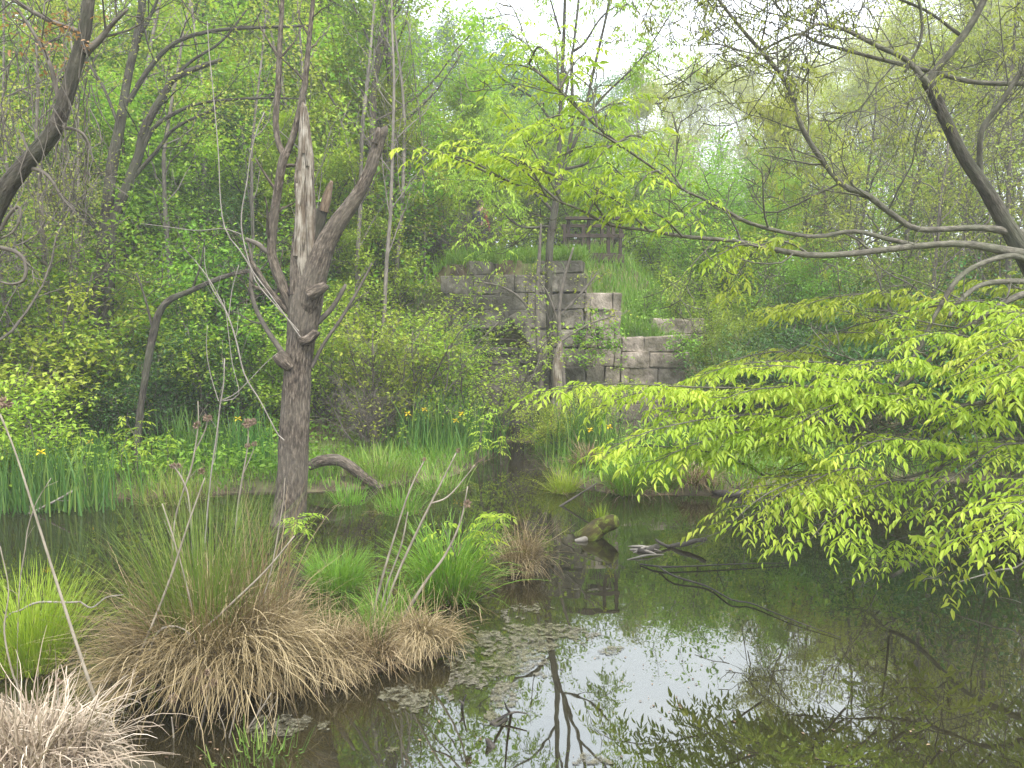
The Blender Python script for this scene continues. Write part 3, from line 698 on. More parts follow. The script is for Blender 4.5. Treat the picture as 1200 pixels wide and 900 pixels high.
for px_, tw in (([(352, 372, 14), (343, 362, 13), (331, 335, 13), (320, 305, 12), (318, 290, 11), (321, 255, 11), (326, 220, 10), (331, 190, 11), (336, 178, 10)], 4),
                ([(334, 184, 9), (327, 170, 7), (323, 145, 7), (326, 100, 7), (328, 50, 6), (331, 0, 5), (334, -60, 4), (338, -130, 2)], 9),
                ([(334, 184, 9), (342, 165, 8), (350, 135, 8), (357, 100, 7), (361, 60, 6), (366, 10, 5), (372, -60, 4), (378, -120, 2)], 9),
                ([(319, 298, 7), (310, 293, 6), (302, 286, 6), (288, 280, 4)], 0),
                ([(345, 434, 8), (330, 412, 7), (312, 385, 6), (300, 362, 5), (294, 338, 5), (295, 305, 4), (290, 280, 2)], 4),
                ([(346, 362, 9), (330, 352, 6), (312, 342, 5), (296, 335, 3)], 2),
                ([(350, 375, 9), (335, 362, 8), (316, 340, 6), (300, 315, 6), (290, 300, 4)], 3),
                ([(357, 392, 8), (372, 378, 7), (388, 362, 6), (402, 340, 5), (405, 333, 3)], 0),
                ([(365, 430, 5), (380, 402, 4), (402, 370, 4), (425, 330, 3), (436, 308, 2)], 2)):
    obj('branch', branch(px_, D, 22, 8, tw, L=.55).mesh('branch', b0), M['bark' if px_[0][2] > 8.5 else 'twig'], sn)

# ------------------------------------------------------------------ right tree with its overhanging limbs
D = 7.6; tx, ty = X(1310, D), D
rt = thing('overhanging_tree', 'large tree at the right edge leaning long limbs and lime green sprays over the pond', 'tree', (tx, ty, hz(tx, ty) - .1)); r0 = rt.location.copy()
tb = Tubes()
tb.add(*cat([(tx + .25, ty + .1, hz(tx, ty) - .2), W(1300, 600, D), W(1280, 480, D), W(1245, 380, D), W(1215, 320, D), W(1182, 268, D), W(1155, 222, D), W(1130, 185, D), W(1110, 145, D), W(1093, 108, D), W(1086, 95, D)],
            [.34, .26, .22, .17, .11, .068, .055, .05, .047, .044, .042], 90), 32)
tb.add(*limb([(1285, 500, 50), (1285, 380, 44), (1275, 240, 38), (1290, 100, 32), (1290, -80, 24), (1280, -240, 12)], D + .4, 60), 20)
obj('trunk', tb.mesh('trunk', r0, furrow(.006, 16, 3)), M['barkdark'], rt)
LIMBS = [
 [(1200, 275, 12.55), (1150, 267, 7.41), (1080, 269, 6.84), (1055, 258, 6.84), (1015, 228, 6.27), (990, 219, 5.7), (965, 190, 5.13), (940, 150, 5.13), (925, 105, 4.56), (905, 75, 4.0), (870, 35, 3.42), (835, -10, 2.85), (800, -60, 1.71)],
 [(1200, 298, 12.55), (1130, 286, 7.98), (1070, 289, 7.41), (1000, 297, 6.84), (950, 299, 6.84), (900, 291, 6.27), (865, 283, 5.13), (800, 277, 4.56), (760, 270, 4.0), (715, 264, 3.42), (685, 248, 2.85), (655, 236, 2.28), (600, 214, 2.0), (555, 195, 1.71), (515, 178, 1.14)],
 [(1070, 287, 5.7), (1040, 280, 5.13), (1000, 271, 4.56), (950, 277, 4.28), (880, 262, 4.0), (840, 240, 3.42), (800, 222, 2.85), (770, 200, 2.85), (730, 172, 2.28), (690, 140, 2.28), (655, 105, 1.71), (620, 75, 1.14)],
 [(1087, 98, 9.69), (1100, 78, 8.55), (1117, 58, 8.55), (1137, 30, 7.98), (1155, -5, 7.41), (1175, -60, 6.27), (1180, -140, 4.56), (1150, -230, 2.85)],
 [(1087, 98, 6.84), (1062, 70, 5.13), (1030, 55, 4.0), (990, 35, 3.42), (960, 28, 3.42), (940, 40, 2.85), (915, 60, 2.28), (880, 62, 1.71), (820, 45, 1.14)],
 [(1200, 98, 5.7), (1140, 96, 5.13), (1080, 81, 4.0), (1030, 69, 3.42), (960, 50, 2.85), (935, 40, 2.28), (890, 60, 1.71)],
 [(1150, 215, 6.27), (1148, 180, 5.7), (1152, 150, 5.7), (1172, 122, 5.13), (1200, 78, 4.56), (1240, 10, 3.42)],
 [(1224, 338, 7.65), (1200, 330, 6.84), (1150, 334, 5.13), (1120, 358, 4.56), (1112, 372, 3.42)],
 [(1232, 356, 8.5), (1200, 345, 7.98), (1150, 372, 5.7), (1100, 412, 5.13), (1060, 450, 4.56), (1010, 477, 3.42), (960, 500, 1.71)],
 [(1210, 306, 7.65), (1180, 300, 6.84), (1130, 320, 5.7), (1100, 362, 5.13), (1070, 420, 4.0), (1040, 456, 2.85), (1010, 500, 1.71)],
 [(1280, 472, 11.05), (1230, 470, 9.12), (1180, 470, 5.13), (1110, 478, 4.0), (1060, 495, 3.42), (1020, 506, 2.28), (970, 520, 1.14)],
 [(1288, 514, 11.05), (1235, 520, 9.12), (1180, 515, 4.56), (1120, 540, 4.0), (1060, 560, 3.42), (1000, 565, 2.28), (930, 575, 1.14)],
 [(1292, 530, 11.05), (1235, 540, 9.12), (1190, 560, 5.7), (1140, 592, 5.13), (1080, 652, 4.56), (1045, 676, 2.85)],
 [(1060, 85, 2.85), (1080, 40, 2.28), (1070, -20, 2.28), (1030, -90, 1.71)],
 [(1165, -60, 4.56), (1080, -110, 3.42), (980, -150, 2.85), (880, -170, 2.28), (760, -160, 1.71)],
 [(1180, -140, 4.56), (1100, -230, 3.42), (980, -290, 2.85), (860, -320, 2.28)],
 [(1128, 43, 4.39), (1080, 10, 2.85), (1000, -20, 2.28), (920, -50, 1.71), (840, -100, 1.14)],
]
DEP = [7.6, 7.4, 7.5, 7.6, 7.5, 7.8, 7.7, 7.5, 7.3, 7.4, 7.2, 7.2, 7.2, 7.6, 7.2, 7.5, 7.6]
btips = []
CFR = dict(lv=3, segs=(5, 5, 4, 3), wob=(.1, .17, .22, .25), up=(.15, .25, .2, .1), sides=(6, 4, 3, 3), n=(12, 5, 4), t0=(.2, .15, .1), ang=(.85, .8, .8), len=(1, .5, .5), rr=.4, rmin=.0028, cone=.35)
for i, (lm, dp) in enumerate(zip(LIMBS, DEP)):
    lm = [(a, b_, c_, dp - (.8 if i in (1, 2) else .4) * k / len(lm)) for k, (a, b_, c_) in enumerate(lm)]
    tb = Tubes(); P, R = limb(lm, dp, 40); tb.add(P, R, 12)
    tw = {0: 22, 1: 9, 2: 10, 3: 18, 4: 17, 5: 17, 6: 12, 7: 2, 8: 6, 9: 6, 10: 6, 11: 6, 12: 4, 13: 7, 14: 11, 15: 10, 16: 12}[i]
    tl = []
    children(tb, tl, [Vector(p) for p in P], list(R), 1.25 if i not in (1, 2) else .8, 0, CFR, RND, .25, tw)
    if i in (0, 3, 4, 5, 6, 13, 14, 15, 16): btips += tl
    obj('limb', tb.mesh('limb', r0, furrow(.002, 14, 6)), M['limb'], rt)
# leafy sprays: drooping boughs ending over the water
def spray(tb, pts, so, leaf=.085, step=.105, tl=.45, ln=.17, npair=3):
    P, R = cat(pts, np.linspace(.012, .003, len(pts)), 18); tb.add(P, R, 5)
    seg = np.linalg.norm(np.diff(P, axis=0), axis=1); cum = np.concatenate([[0], np.cumsum(seg)]); n = max(3, int(cum[-1] / step)); k = 0
    B, Dr = [], []
    for s in np.linspace(cum[-1] * .12, cum[-1], n):
        i = min(np.searchsorted(cum, s, 'right') - 1, len(P) - 2); b_ = P[i] + (P[i + 1] - P[i]) * ((s - cum[i]) / (seg[i] + 1e-9)); ax = (P[i + 1] - P[i]) / (seg[i] + 1e-9)
        sd = np.cross(ax, [0, 0, 1.]); sd /= np.linalg.norm(sd) + 1e-6
        k += 1; s_ = 1 if k % 2 else -1
        dr = ax * .75 + sd * s_ * RND.uniform(.5, 1.1) + np.array([0, 0, RND.uniform(-.12, .16)]); dr /= np.linalg.norm(dr)
        L = tl * RND.uniform(.5, 1.2) * (1.15 - .6 * s / cum[-1]); tp = [b_, b_ + dr * L * .5, b_ + dr * L + np.array([0, 0, -.06 * L])]
        Q, R2 = cat(tp, [.004, .003, .0018], 6); tb.add(Q, R2, 3)
        m = max(2, int(L / .065))
        for j in range(m):
            u = (j + .7) / m; c = Q[min(int(u * 5), 4)] * (1 - (u * 5 % 1)) + Q[min(int(u * 5) + 1, 5)] * (u * 5 % 1)
            sd2 = np.cross(dr, [0, 0, 1.]); d2 = dr * .6 + sd2 * (1 if j % 2 else -1) * .9 + np.array([0, 0, RND.uniform(-.3, .15)])
            B.append(c); Dr.append(d2 if j < m - 1 else dr)
    pinnate(B, Dr, ln, leaf, npair, so, .42)
tb = Tubes(); so = Soup()
# (start px, py, depth) -> (end px, py, depth): sagging boughs
SPR = [((1010, 475, 7.2), (640, 458, 6.6)), ((960, 500, 7), (715, 525, 6.4)), ((1060, 450, 7.4), (820, 440, 7.2)), ((1150, 372, 7.4), (930, 362, 7.6)),
       ((1020, 505, 7), (760, 545, 6.6)), ((1000, 565, 6.9), (770, 480, 6.9)), ((1060, 495, 7), (840, 470, 6.6)), ((1110, 478, 7), (880, 430, 6.8)), 
       ((1000, 565, 6.8), (860, 610, 6.2)), ((1040, 560, 6.8), (895, 612, 6.2)), ((1080, 565, 6.8), (950, 632, 6.0)), 
       ((1180, 470, 7), (1000, 430, 6.6)), ((1200, 440, 7), (1060, 400, 6.8)), ((1240, 420, 6.6), (1130, 435, 6)), ((1240, 420, 6.4), (1150, 470, 5.7)), ((1200, 380, 7.3), (1060, 370, 7.3)),
       ((1260, 560, 6), (1165, 620, 5.2)), ((1260, 600, 5.8), (1195, 655, 5)), ((1120, 610, 6.8), (1098, 672, 6.3)), ((1045, 676, 6.8), (1040, 640, 6.3)),
       ((1110, 478, 7), (930, 500, 6.4)), ((1120, 540, 6.8), (1000, 530, 6.2)), ((1180, 515, 7), (1050, 470, 6.4)), ((950, 299, 7.2), (860, 330, 7.2)),
       ((1090, 420, 7.6), (960, 400, 7.9)), ((1200, 360, 8), (1010, 385, 8.2)), ((1250, 380, 7.2), (1120, 400, 7)), ((1010, 477, 7.3), (870, 500, 7.5)), ((1100, 500, 7.4), (900, 460, 7.8)),
       ((1250, 470, 7), (1090, 510, 7.2)), ((960, 520, 7), (820, 540, 7.1)), ((1200, 520, 6.6), (1080, 600, 6))]
SPR += [((1000, 590, 6.8), (890, 600, 6.3)), 
        ((1230, 400, 7.6), (1090, 380, 7.8)), ((1200, 340, 8), (1100, 370, 8)), ((1060, 400, 8), (900, 360, 8.4)), ((880, 480, 7.4), (700, 480, 6.9)), ((900, 560, 7.2), (720, 530, 7)), ((1000, 430, 8), (820, 440, 8.2)), ((1240, 450, 6.2), (1180, 440, 5.6)), ((1250, 400, 6.8), (1170, 400, 6.2))]
so2 = Soup()
for ii, (a, b_) in enumerate(SPR):
    A, Bq = W(*a), W(*b_); mid = A.lerp(Bq, .5) + Vector((RND.uniform(-.1, .1), RND.uniform(-.1, .1), .12 + RND.uniform(-.05, .12)))
    root_ = [W(1283, min(max(a[1], 330), 545), 7.6)] if a[0] >= 1195 else []
    spray(tb, root_ + [A, A.lerp(mid, .5) + Vector((0, 0, .06)), mid, mid.lerp(Bq, .6) + Vector((0, 0, .05)), Bq], so2 if ii % 5 == 3 or b_[2] > 7.7 else so)
obj('leafy_twigs', tb.mesh('leafy_twigs', r0), M['limb'], rt)
obj('leaf_sprays', so.mesh('leaf_sprays', False, r0), M['spray'], rt)['label'] = 'bright lime green drooping compound leaves'
obj('leaf_sprays', so2.mesh('leaf_sprays', False, r0), M['spring'], rt)['label'] = 'greener older compound leaves deeper in the sprays'
# sprays on the ends of the two long limbs
tb = Tubes(); so = Soup()
SP2 = [((655, 236, 6.7), (545, 160, 6.6)), ((730, 172, 6.8), (650, 150, 6.6)), ((690, 140, 6.8), (620, 150, 6.5)), ((655, 105, 6.8), (650, 40, 6.9)), ((655, 105, 6.8), (585, 75, 6.8)),
       ((600, 214, 6.7), (490, 178, 6.5)), ((770, 200, 6.9), (740, 235, 6.6)), ((730, 172, 6.9), (690, 200, 6.5)), ((800, 277, 6.9), (740, 245, 6.6)), ((760, 270, 6.8), (680, 215, 6.6)), ((715, 264, 6.8), (650, 205, 6.9)),
       ((690, 140, 6.8), (735, 120, 7)), ((840, 240, 7), (800, 255, 6.7)), ((900, 291, 7), (840, 300, 6.8)), ((640, 230, 6.7), (600, 185, 6.4)), ((620, 75, 6.7), (640, 60, 6.5))]
SP2 += [((720, 170, 6.8), (760, 165, 7)), ((700, 150, 6.8), (690, 90, 7)), ((690, 250, 6.7), (720, 200, 7)), ((655, 105, 6.8), (690, 60, 7)),
        ((660, 240, 6.9), (590, 130, 7.1)), ((730, 172, 6.9), (640, 190, 7.1)), ((800, 222, 7), (770, 190, 7.2)), ((690, 140, 6.9), (640, 105, 7.1)), ((650, 205, 6.9), (560, 190, 7.1))]
for (a, b_) in SP2:
    A, Bq = W(*a), W(*b_); mid = A.lerp(Bq, .5) + Vector((0, RND.uniform(-.1, .1), .07))
    spray(tb, [A, mid, Bq], so, .072, .095, .36, .15)
obj('tip_twigs', tb.mesh('tip_twigs', r0), M['limb'], rt)
obj('tip_leaves', so.mesh('tip_leaves', False, r0), M['spray'], rt)
bt = [t for t in btips if RND.random() < .32]
so = Soup(); dr = rng.normal(0, 1, (len(bt), 3)); dr[:, 2] = dr[:, 2] * .3 - .2
pinnate(bt, dr, .10, .05, 2, so)
obj('upper_leaves', so.mesh('upper_leaves', False, r0), M['olive'], rt)

# ------------------------------------------------------------------ left leaning tree with hanging vines
D = 5.6
lt_ = thing('leaning_tree', 'dark leaning tree trunk crossing the top left corner', 'tree', W(-60, 560, D)); l0 = lt_.location.copy(); l0.z = hz(l0.x, l0.y) - .1; lt_.location = l0
tb = Tubes(); tb.add(*cat([l0, W(-70, 420, D), W(-30, 300, D), W(0, 232, D), (W(28, 195, D)), W(62, 155, D), W(78, 112, D), W(88, 78, D), W(98, 40, D), W(104, 0, D), W(112, -70, D), W(130, -180, D)],
                           [.14, .10, .08, .062, .052, .048, .045, .042, .038, .035, .03, .02], 80), 24)
obj('trunk', tb.mesh('trunk', l0, furrow(.004, 22, 4)), M['barkdark'], lt_)
for px_, tw in (([(0, 270, 4), (12, 250, 4), (22, 242, 3.5), (24, 255, 3), (15, 272, 2.5), (0, 280, 2)], 0), ([(100, 62, 9), (118, 45, 7), (128, 32, 5), (150, 10, 3)], 5), ([(0, 290, 5), (20, 296, 5), (30, 308, 4.5), (28, 328, 4), (14, 333, 3), (0, 330, 2)], 2),
                ([(75, 150, 6), (60, 80, 5), (40, 40, 4), (20, 10, 3)], 8), ([(62, 155, 5), (80, 150, 4), (100, 160, 3), (110, 190, 2)], 5), ([(30, 195, 6), (55, 205, 4), (75, 235, 3), (90, 250, 2)], 5), ([(100, 40, 6), (50, 20, 5), (0, -10, 4)], 7), ([(104, 0, 6), (170, -40, 5), (260, -60, 3)], 8)):
    obj('branch', branch(px_, D, 16, 7, tw, L=.5).mesh('branch', l0), M['twig'], lt_)
tb = Tubes()
for i in range(46):
    px, py = RND.uniform(-10, 110), RND.uniform(20, 190); p = W(px, py, D + RND.uniform(-.5, .6)); L = RND.uniform(.4, 1.1); pts = [p]
    for k in range(7): p = p + Vector((RND.gauss(0, .035), RND.gauss(0, .035), -L / 7)); pts.append(p)
    tb.add(pts, np.linspace(.005, .002, 8), 3)
obj('vine_twigs', tb.mesh('vine_twigs', l0), M['twig'], lt_)
rp = [W(RND.gauss(58, 26), RND.gauss(52, 22), D + RND.uniform(-.4, .4)) for _ in range(26)]
obj('rusty_leaves', foliage(rp, 7, .035, .04, .022, .3, True).mesh('rusty_leaves', False, l0), M['rust'], lt_)

# ------------------------------------------------------------------ pixel-built trees in the middle distance
def pix_tree(name, label, catg, trunks, boughs, d, leafm=None, barkm='bark', tw=6, L=1.2, nper=5, sig=.14, leaf=(.07, .035), keep=1., amp=.006, pin=False, cf=None):
    p0 = W(trunks[0][0][0], trunks[0][0][1], d); p0.z = hz(p0.x, p0.y) - .1
    root = thing(name, label, catg, p0)
    tb = Tubes(); tips = []
    for t in trunks:
        P, R = limb(t, d, 50)
        if t is trunks[0]: P[0] = p0; R[0] *= 1.25
        tb.add(P, R, 16)
    obj('trunk', tb.mesh('trunk', p0, furrow(amp, 14, 3)), M[barkm], root)
    for t in boughs:
        tb = Tubes(); P, R = limb(t, d, 20); tb.add(P, R, 7)
        if tw: children(tb, tips, [Vector(p) for p in P], list(R), L, 0, cf or dict(lv=2, segs=(5, 4, 3), wob=(.12, .2, .25), up=(.2, .2, .1), sides=(4, 3, 3), n=(tw, 5), t0=(.2, .2), ang=(.8, .8), len=(1, .5), rr=.45, rmin=.005, cone=.35), RND, .2, tw)
        obj('branch', tb.mesh('branch', p0), M[barkm], root)
    if leafm and tips:
        tips = [t for t in tips if RND.random() < keep]
        if pin:
            dr = rng.normal(0, 1, (len(tips) * 2, 3)); dr[:, 2] = dr[:, 2] * .3 - .1
            so = pinnate(np.repeat(np.array(tips), 2, 0) + rng.normal(0, .08, (len(tips) * 2, 3)), dr, .25, leaf[0], 3)
        else: so = foliage(tips, nper, sig, leaf[0], leaf[1])
        obj('crown', so.mesh('crown', False, p0), M[leafm], root)
    return root
pix_tree('channel_tree', 'forked tree rising in front of the granite wall with lime green drooping leaves', 'tree',
 [[(648, 452, 8.84), (645, 400, 8.16), (643, 330, 8.16), (645, 280, 8.84), (651, 240, 8.16), (655, 190, 6.12), (657, 130, 4.76), (660, 60, 4.08), (662, 0, 3.4), (664, -80, 2.72)], [(650, 245, 5.44), (660, 200, 4.08), (670, 150, 4.08), (670, 70, 3.4), (672, 55, 2.72), (678, 0, 2.72), (684, -80, 2.04)], [(655, 215, 4.08), (672, 170, 4.08), (684, 140, 3.4), (694, 90, 3.4), (708, 30, 2.72), (716, -10, 2.72), (730, -90, 2.04)]],
 [[(672, 60, 3.4), (685, 50, 2.72), (705, 20, 2.04), (725, 5, 1.36)], [(684, 140, 3.4), (710, 110, 2.72), (750, 70, 2.04), (790, 10, 1.36)], [(650, 250, 4.08), (625, 225, 3.4), (590, 210, 2.72), (555, 180, 1.36)], [(655, 200, 4.08), (690, 190, 2.72), (720, 165, 2.04)], [(656, 160, 3.4), (630, 120, 2.72), (600, 100, 2.04)], [(657, 130, 3.4), (665, 90, 2.72), (640, 60, 2.04)], [(648, 265, 3.4), (610, 265, 2.72), (580, 240, 1.36)], [(657, 40, 2.72), (648, 10, 2.04), (640, -20, 1.36)]],
 16.6, 'spring', 'barkdark', 6, 1.1, keep=.75, pin=True, leaf=(.10, .05), amp=.003)
pix_tree('wall_sapling', 'pair of thin grey sapling stems leafing out in front of the wall', 'sapling',
 [[(634, 448, 7), (631, 400, 6), (629, 350, 5), (632, 300, 4), (634, 262, 2)], [(664, 500, 8), (660, 452, 7), (657, 410, 6), (655, 370, 5), (660, 330, 4), (672, 290, 2)]],
 [[(630, 380, 3), (610, 350, 3), (585, 335, 2), (555, 330, 2)], [(656, 370, 3), (680, 345, 3), (700, 320, 2)], [(655, 380, 3), (640, 340, 2), (620, 320, 2)], [(657, 400, 3), (690, 380, 2), (720, 370, 2)]], 16.2, 'spring', 'twig', 4, .5, 3, .06, (.08, .045), .35, .002)
t = Tubes(); p = W(653, 452, 16.0); t.add(*limb([(650, 508, 15), (651, 480, 13), (653, 455, 12), (652, 438, 12), (654, 420, 10), (656, 405, 5), (657, 398, 1)], 16, 24), 14)
o = obj('stump', t.mesh('stump', p, furrow(.012, 12, 2)), M['bare'], None, p); tag(o, 'short pale broken stump beside the stems at the wall', 'stump')
pix_tree('twin_trunk_tree', 'two dark trunks side by side rising through shrubs on the left', 'tree',
 [[(104, 468, 16.32), (108, 400, 14.28), (118, 320, 12.92), (125, 250, 12.24), (132, 190, 11.56), (140, 150, 10.88), (150, 90, 8.84), (163, 30, 7.48), (172, -40, 5.44)], [(114, 520, 13.6), (118, 466, 13.6), (124, 400, 12.92), (128, 330, 12.24), (131, 270, 11.56), (150, 215, 10.2), (163, 180, 9.52), (170, 150, 8.84), (195, 105, 7.48), (205, 92, 6.8), (235, 78, 5.44), (260, 70, 4.08)]],
 [[(150, 120, 6.12), (175, 80, 5.44), (205, 50, 4.76), (250, 36, 4.08), (310, 32, 3.4), (365, 30, 2.72)], [(163, 185, 5.44), (180, 150, 4.76), (210, 130, 4.08), (240, 120, 3.4), (300, 115, 2.72), (360, 116, 1.36)], [(150, 215, 5.44), (185, 175, 4.08), (205, 150, 3.4), (250, 128, 2.72), (270, 115, 1.36)], [(165, 165, 4.76), (190, 110, 4.08), (220, 75, 3.4), (260, 48, 2.72), (290, 10, 2.04)], [(128, 300, 4.08), (105, 260, 3.4), (80, 240, 2.04)], [(140, 150, 4.08), (120, 100, 3.4), (95, 60, 2.72), (80, 10, 2.04)], [(160, 50, 4.08), (180, 10, 3.4), (200, -40, 2.04)]],
 14.2, 'olive', 'barkdark', 9, 1.3, 5, .16, (.075, .045), .9, .006)
pix_tree('bowed_tree', 'slim tree bowing to the right above the left iris bed', 'tree',
 [[(160, 527, 7.68), (166, 470, 7.04), (174, 420, 7.68), (180, 390, 7.68), (186, 368, 7.04), (198, 352, 6.4), (225, 340, 5.12), (255, 327, 4.48), (285, 318, 3.2), (305, 316, 1.92)]],
 [[(180, 390, 3.2), (170, 350, 2.56), (160, 320, 1.92)], [(225, 340, 2.56), (235, 310, 1.92), (240, 280, 1.28)], [(285, 318, 1.92), (300, 300, 1.28), (320, 290, 1.28)]], 12.4, 'mid', 'barkdark', 4, .6, 3, .07, (.06, .035), .5, .005)

# ------------------------------------------------------------------ forest prototypes
T_spring = make_tree('young_tree', '', 'tree', 11, .13, 'broad', 'spring', 22, .27, .14, .085, seed=2)
T_spring2 = make_tree('young_tree', '', 'tree', 12, .14, 'broad', 'spring', 22, .29, .14, .085, seed=3)
T_tall = make_tree('slender_tree', '', 'tree', 13, .12, 'tall', 'spring', 18, .26, .13, .08, seed=4)
T_olive = make_tree('budding_tree', '', 'tree', 11, .11, 'twiggy', 'olive', 10, .26, .12, .075, 'twig', seed=5, keep=.95)
T_bare = make_tree('bare_tree', '', 'tree', 10, .09, 'twiggy', 'olive', 3, .16, .09, .055, 'twig', seed=6, keep=.6)
T_deep = make_tree('dense_tree', '', 'tree', 15, .2, 'broad', 'far', 22, .55, .24, .15, 'barkdark', seed=7, clump=1.8)
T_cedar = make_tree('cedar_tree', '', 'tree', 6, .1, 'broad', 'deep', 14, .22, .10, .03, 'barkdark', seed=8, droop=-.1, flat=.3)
S_spring = make_shrub('leafy_shrub', '', 2.6, 7, 'spring', 7, .11, .085, .05, seed=1)
S_mid = make_shrub('leafy_shrub', '', 3.0, 8, 'mid', 8, .13, .085, .05, seed=2)
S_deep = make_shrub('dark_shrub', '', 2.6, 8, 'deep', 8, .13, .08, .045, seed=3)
S_open = make_shrub('open_shrub', '', 2.8, 6, 'spring', 5, .05, .085, .052, seed=4, keep=.5)
S_brush = make_shrub('brush_thicket', '', 2.2, 12, 'olive', 1, .08, .05, .03, 'brush', 'twig', .8, 5, keep=.12)
S_lime = make_shrub('lime_shrub', '', 1.5, 7, 'spray', 3, .06, .075, .04, seed=6, six=True)

def fit(px, d, top, H):            # scale that puts the top of a tree of height H at this line of sight
    z = hz(X(px, d), d); return max(.3, (W(px, top, d).z - z) / H)
# trees on the left slope
G1 = 'leafy trees filling the left slope'; LB = 'leafy young tree in the dense wood filling the left slope'
for i, (pt, px, d, sc) in enumerate([(T_spring2, 20, 24, .9), (T_spring, -40, 20, 1.1), (T_spring, 70, 21, 1.0), (T_spring2, 170, 26, .85), (T_spring, 235, 24, 1.15), (T_spring2, 120, 27, 1.2), (T_spring2, 310, 22, .9),
        (T_spring, 300, 28, 1.15), (T_spring2, 10, 30, 1.3), (T_spring2, 400, 27, 1.0), (T_spring, 365, 33, 1.2), (T_spring2, 215, 36, 1.2), (T_spring, 90, 38, 1.3), (T_spring, 440, 24, .7), (T_spring2, 455, 33, .6), (T_spring, -60, 38, 1.3), (T_spring2, 320, 44, 1.2)]):
    place(pt, px, d, sc, LB, G1)
# slender trunks seen behind the snag
for px, d, sc in ((150, 18.5, .55), (260, 19.5, .62), (340, 17.8, .5), (400, 20, .6), (30, 19, .62), (100, 20.5, .7), (455, 20.5, .55), (205, 22, .75), (310, 24, .8), (380, 25, .8)):
    place(T_spring, px, d, sc, LB, G1)
place(T_tall, 432, 19.5, (1, 1, 1.05), 'straight slender trunk rising just right of the broken limb', rz=.5)
place(T_tall, 470, 20.5, (1, 1, 1.1), 'slender tree, farther right of two straight trunks behind the broken limb', rz=2.2)
place(T_tall, 398, 22, (.9, .9, .95), 'slim straight trunk seen between the pale snag top and the broken limb', rz=4.1)
place(T_tall, 245, 26, 1.0, 'slender tree on the left slope with leaf tufts high above the cedar', rz=1.1)
place(T_cedar, 268, 17.5, 1.0, 'dark evergreen cedar among paler shrubs left of the snag')
place(T_cedar, 215, 20, .9, 'smaller dark evergreen cedar deeper in the left wood')
T_pole = make_tree('bare_sapling', '', 'tree', 9, .055, 'pole', 'spring', 3, .12, .08, .05, 'pole', seed=9, keep=.5)
for i, (px, d, sc) in enumerate([(35, 15.5, 1), (85, 17, 1.1), (205, 16.5, .95), (228, 18.5, 1.1), (300, 16, 1.0), (380, 16.8, 1.05), (415, 18, 1.1), (447, 17.5, 1.15), (462, 19, 1.1), (500, 19.5, .8), (20, 13.2, .8), (180, 20, 1.2), (345, 20, 1.1), (535, 23.5, .75)]):
    place(T_pole, px, d, (sc * RND.uniform(.7, 1.3), sc * RND.uniform(.7, 1.3), sc), 'thin grey sapling stem among the leafy trees of the left slope', 'thin saplings on the left slope')
place(T_bare, 60, 13.4, .75, 'twiggy budding tree in front of the wood at the far left')
place(T_bare, -20, 11.8, .7, 'twiggy budding tree leaning in from the left edge')
# far dark green wood
G2 = 'dense dark trees far behind the wall'; LD = 'dense dark blue green tree in the far wood behind the wall'
for px, d, top in ((520, 55, 50), (560, 60, 52), (600, 56, 62), (640, 62, 88), (685, 58, 120), (545, 48, 90), (590, 50, 110), (725, 64, 110), (480, 62, 20), (440, 56, 10), (640, 50, 140)):
    sc = fit(px, d, top, 16)
    place(T_deep, px, d, sc, LD, G2)
# right side thin woods
G3 = 'budding thin trees on the right bank'; LO = 'thin budding tree with sparse olive leaves in the pale wood on the right'
for i, (px, d, top) in enumerate([(740, 72, 135), (775, 66, 118), (810, 80, 128), (845, 62, 125), (880, 74, 108), (915, 60, 115), (950, 70, 95), (985, 58, 100), (1020, 66, 85), (1060, 56, 70), (1100, 62, 60), (1140, 52, 40), (1180, 58, 30), (1225, 54, 10), (860, 48, 150), (930, 46, 140), (1000, 44, 130), (1075, 40, 110), (1150, 38, 80), (1210, 36, 60), (790, 52, 165), (1040, 50, 95), (900, 80, 100)]):
    sc = fit(px, d, top, 10.5)
    place(T_olive if i % 3 else T_bare, px, d, sc, LO, G3)
for px, d, top, lb in ((1000, 20, 110, 'twiggy budding tree behind the fork of the long limbs'), (1060, 17, 70, 'budding tree on the right bank behind the upper limbs'), (1120, 19, 40, 'budding tree seen between the leaning leader and the right frame edge'),
                       (1185, 16, 10, 'twiggy tree close behind the trunk at the right edge'), (1235, 18, -20, 'budding tree cut by the right frame edge'), (945, 22, 150, 'low budding tree right of the grassy slope'), (1090, 14.5, 150, 'small twiggy tree on the right shore behind the leaf sprays')):
    p_ = T_olive if px in (1060, 1235, 945) else T_bare
    place(p_, px, d, fit(px, d, top, 10.5 if p_ is T_olive else 9.5), lb)
place(T_spring, 772, 27, fit(772, 27, 225, 11), 'small leafy tree on the grassy slope right of the platform')
place(T_spring, 745, 52, fit(745, 52, 100, 11), 'leafy tree behind the platform with its top against the sky')
place(T_spring2, 885, 21, .34, 'low bushy green tree beyond the right end of the wall')
place(T_spring2, 985, 23, .5, 'bushy green tree in the shade behind the overhanging sprays')
place(T_spring, 1100, 22, .38, 'leafy tree on the right bank behind the overhanging limbs')
place(T_spring, 555, 24, .5, 'small leafy tree beside the person on the path')
place(T_spring2, 490, 23, .55, 'leafy tree on the slope just left of the person')
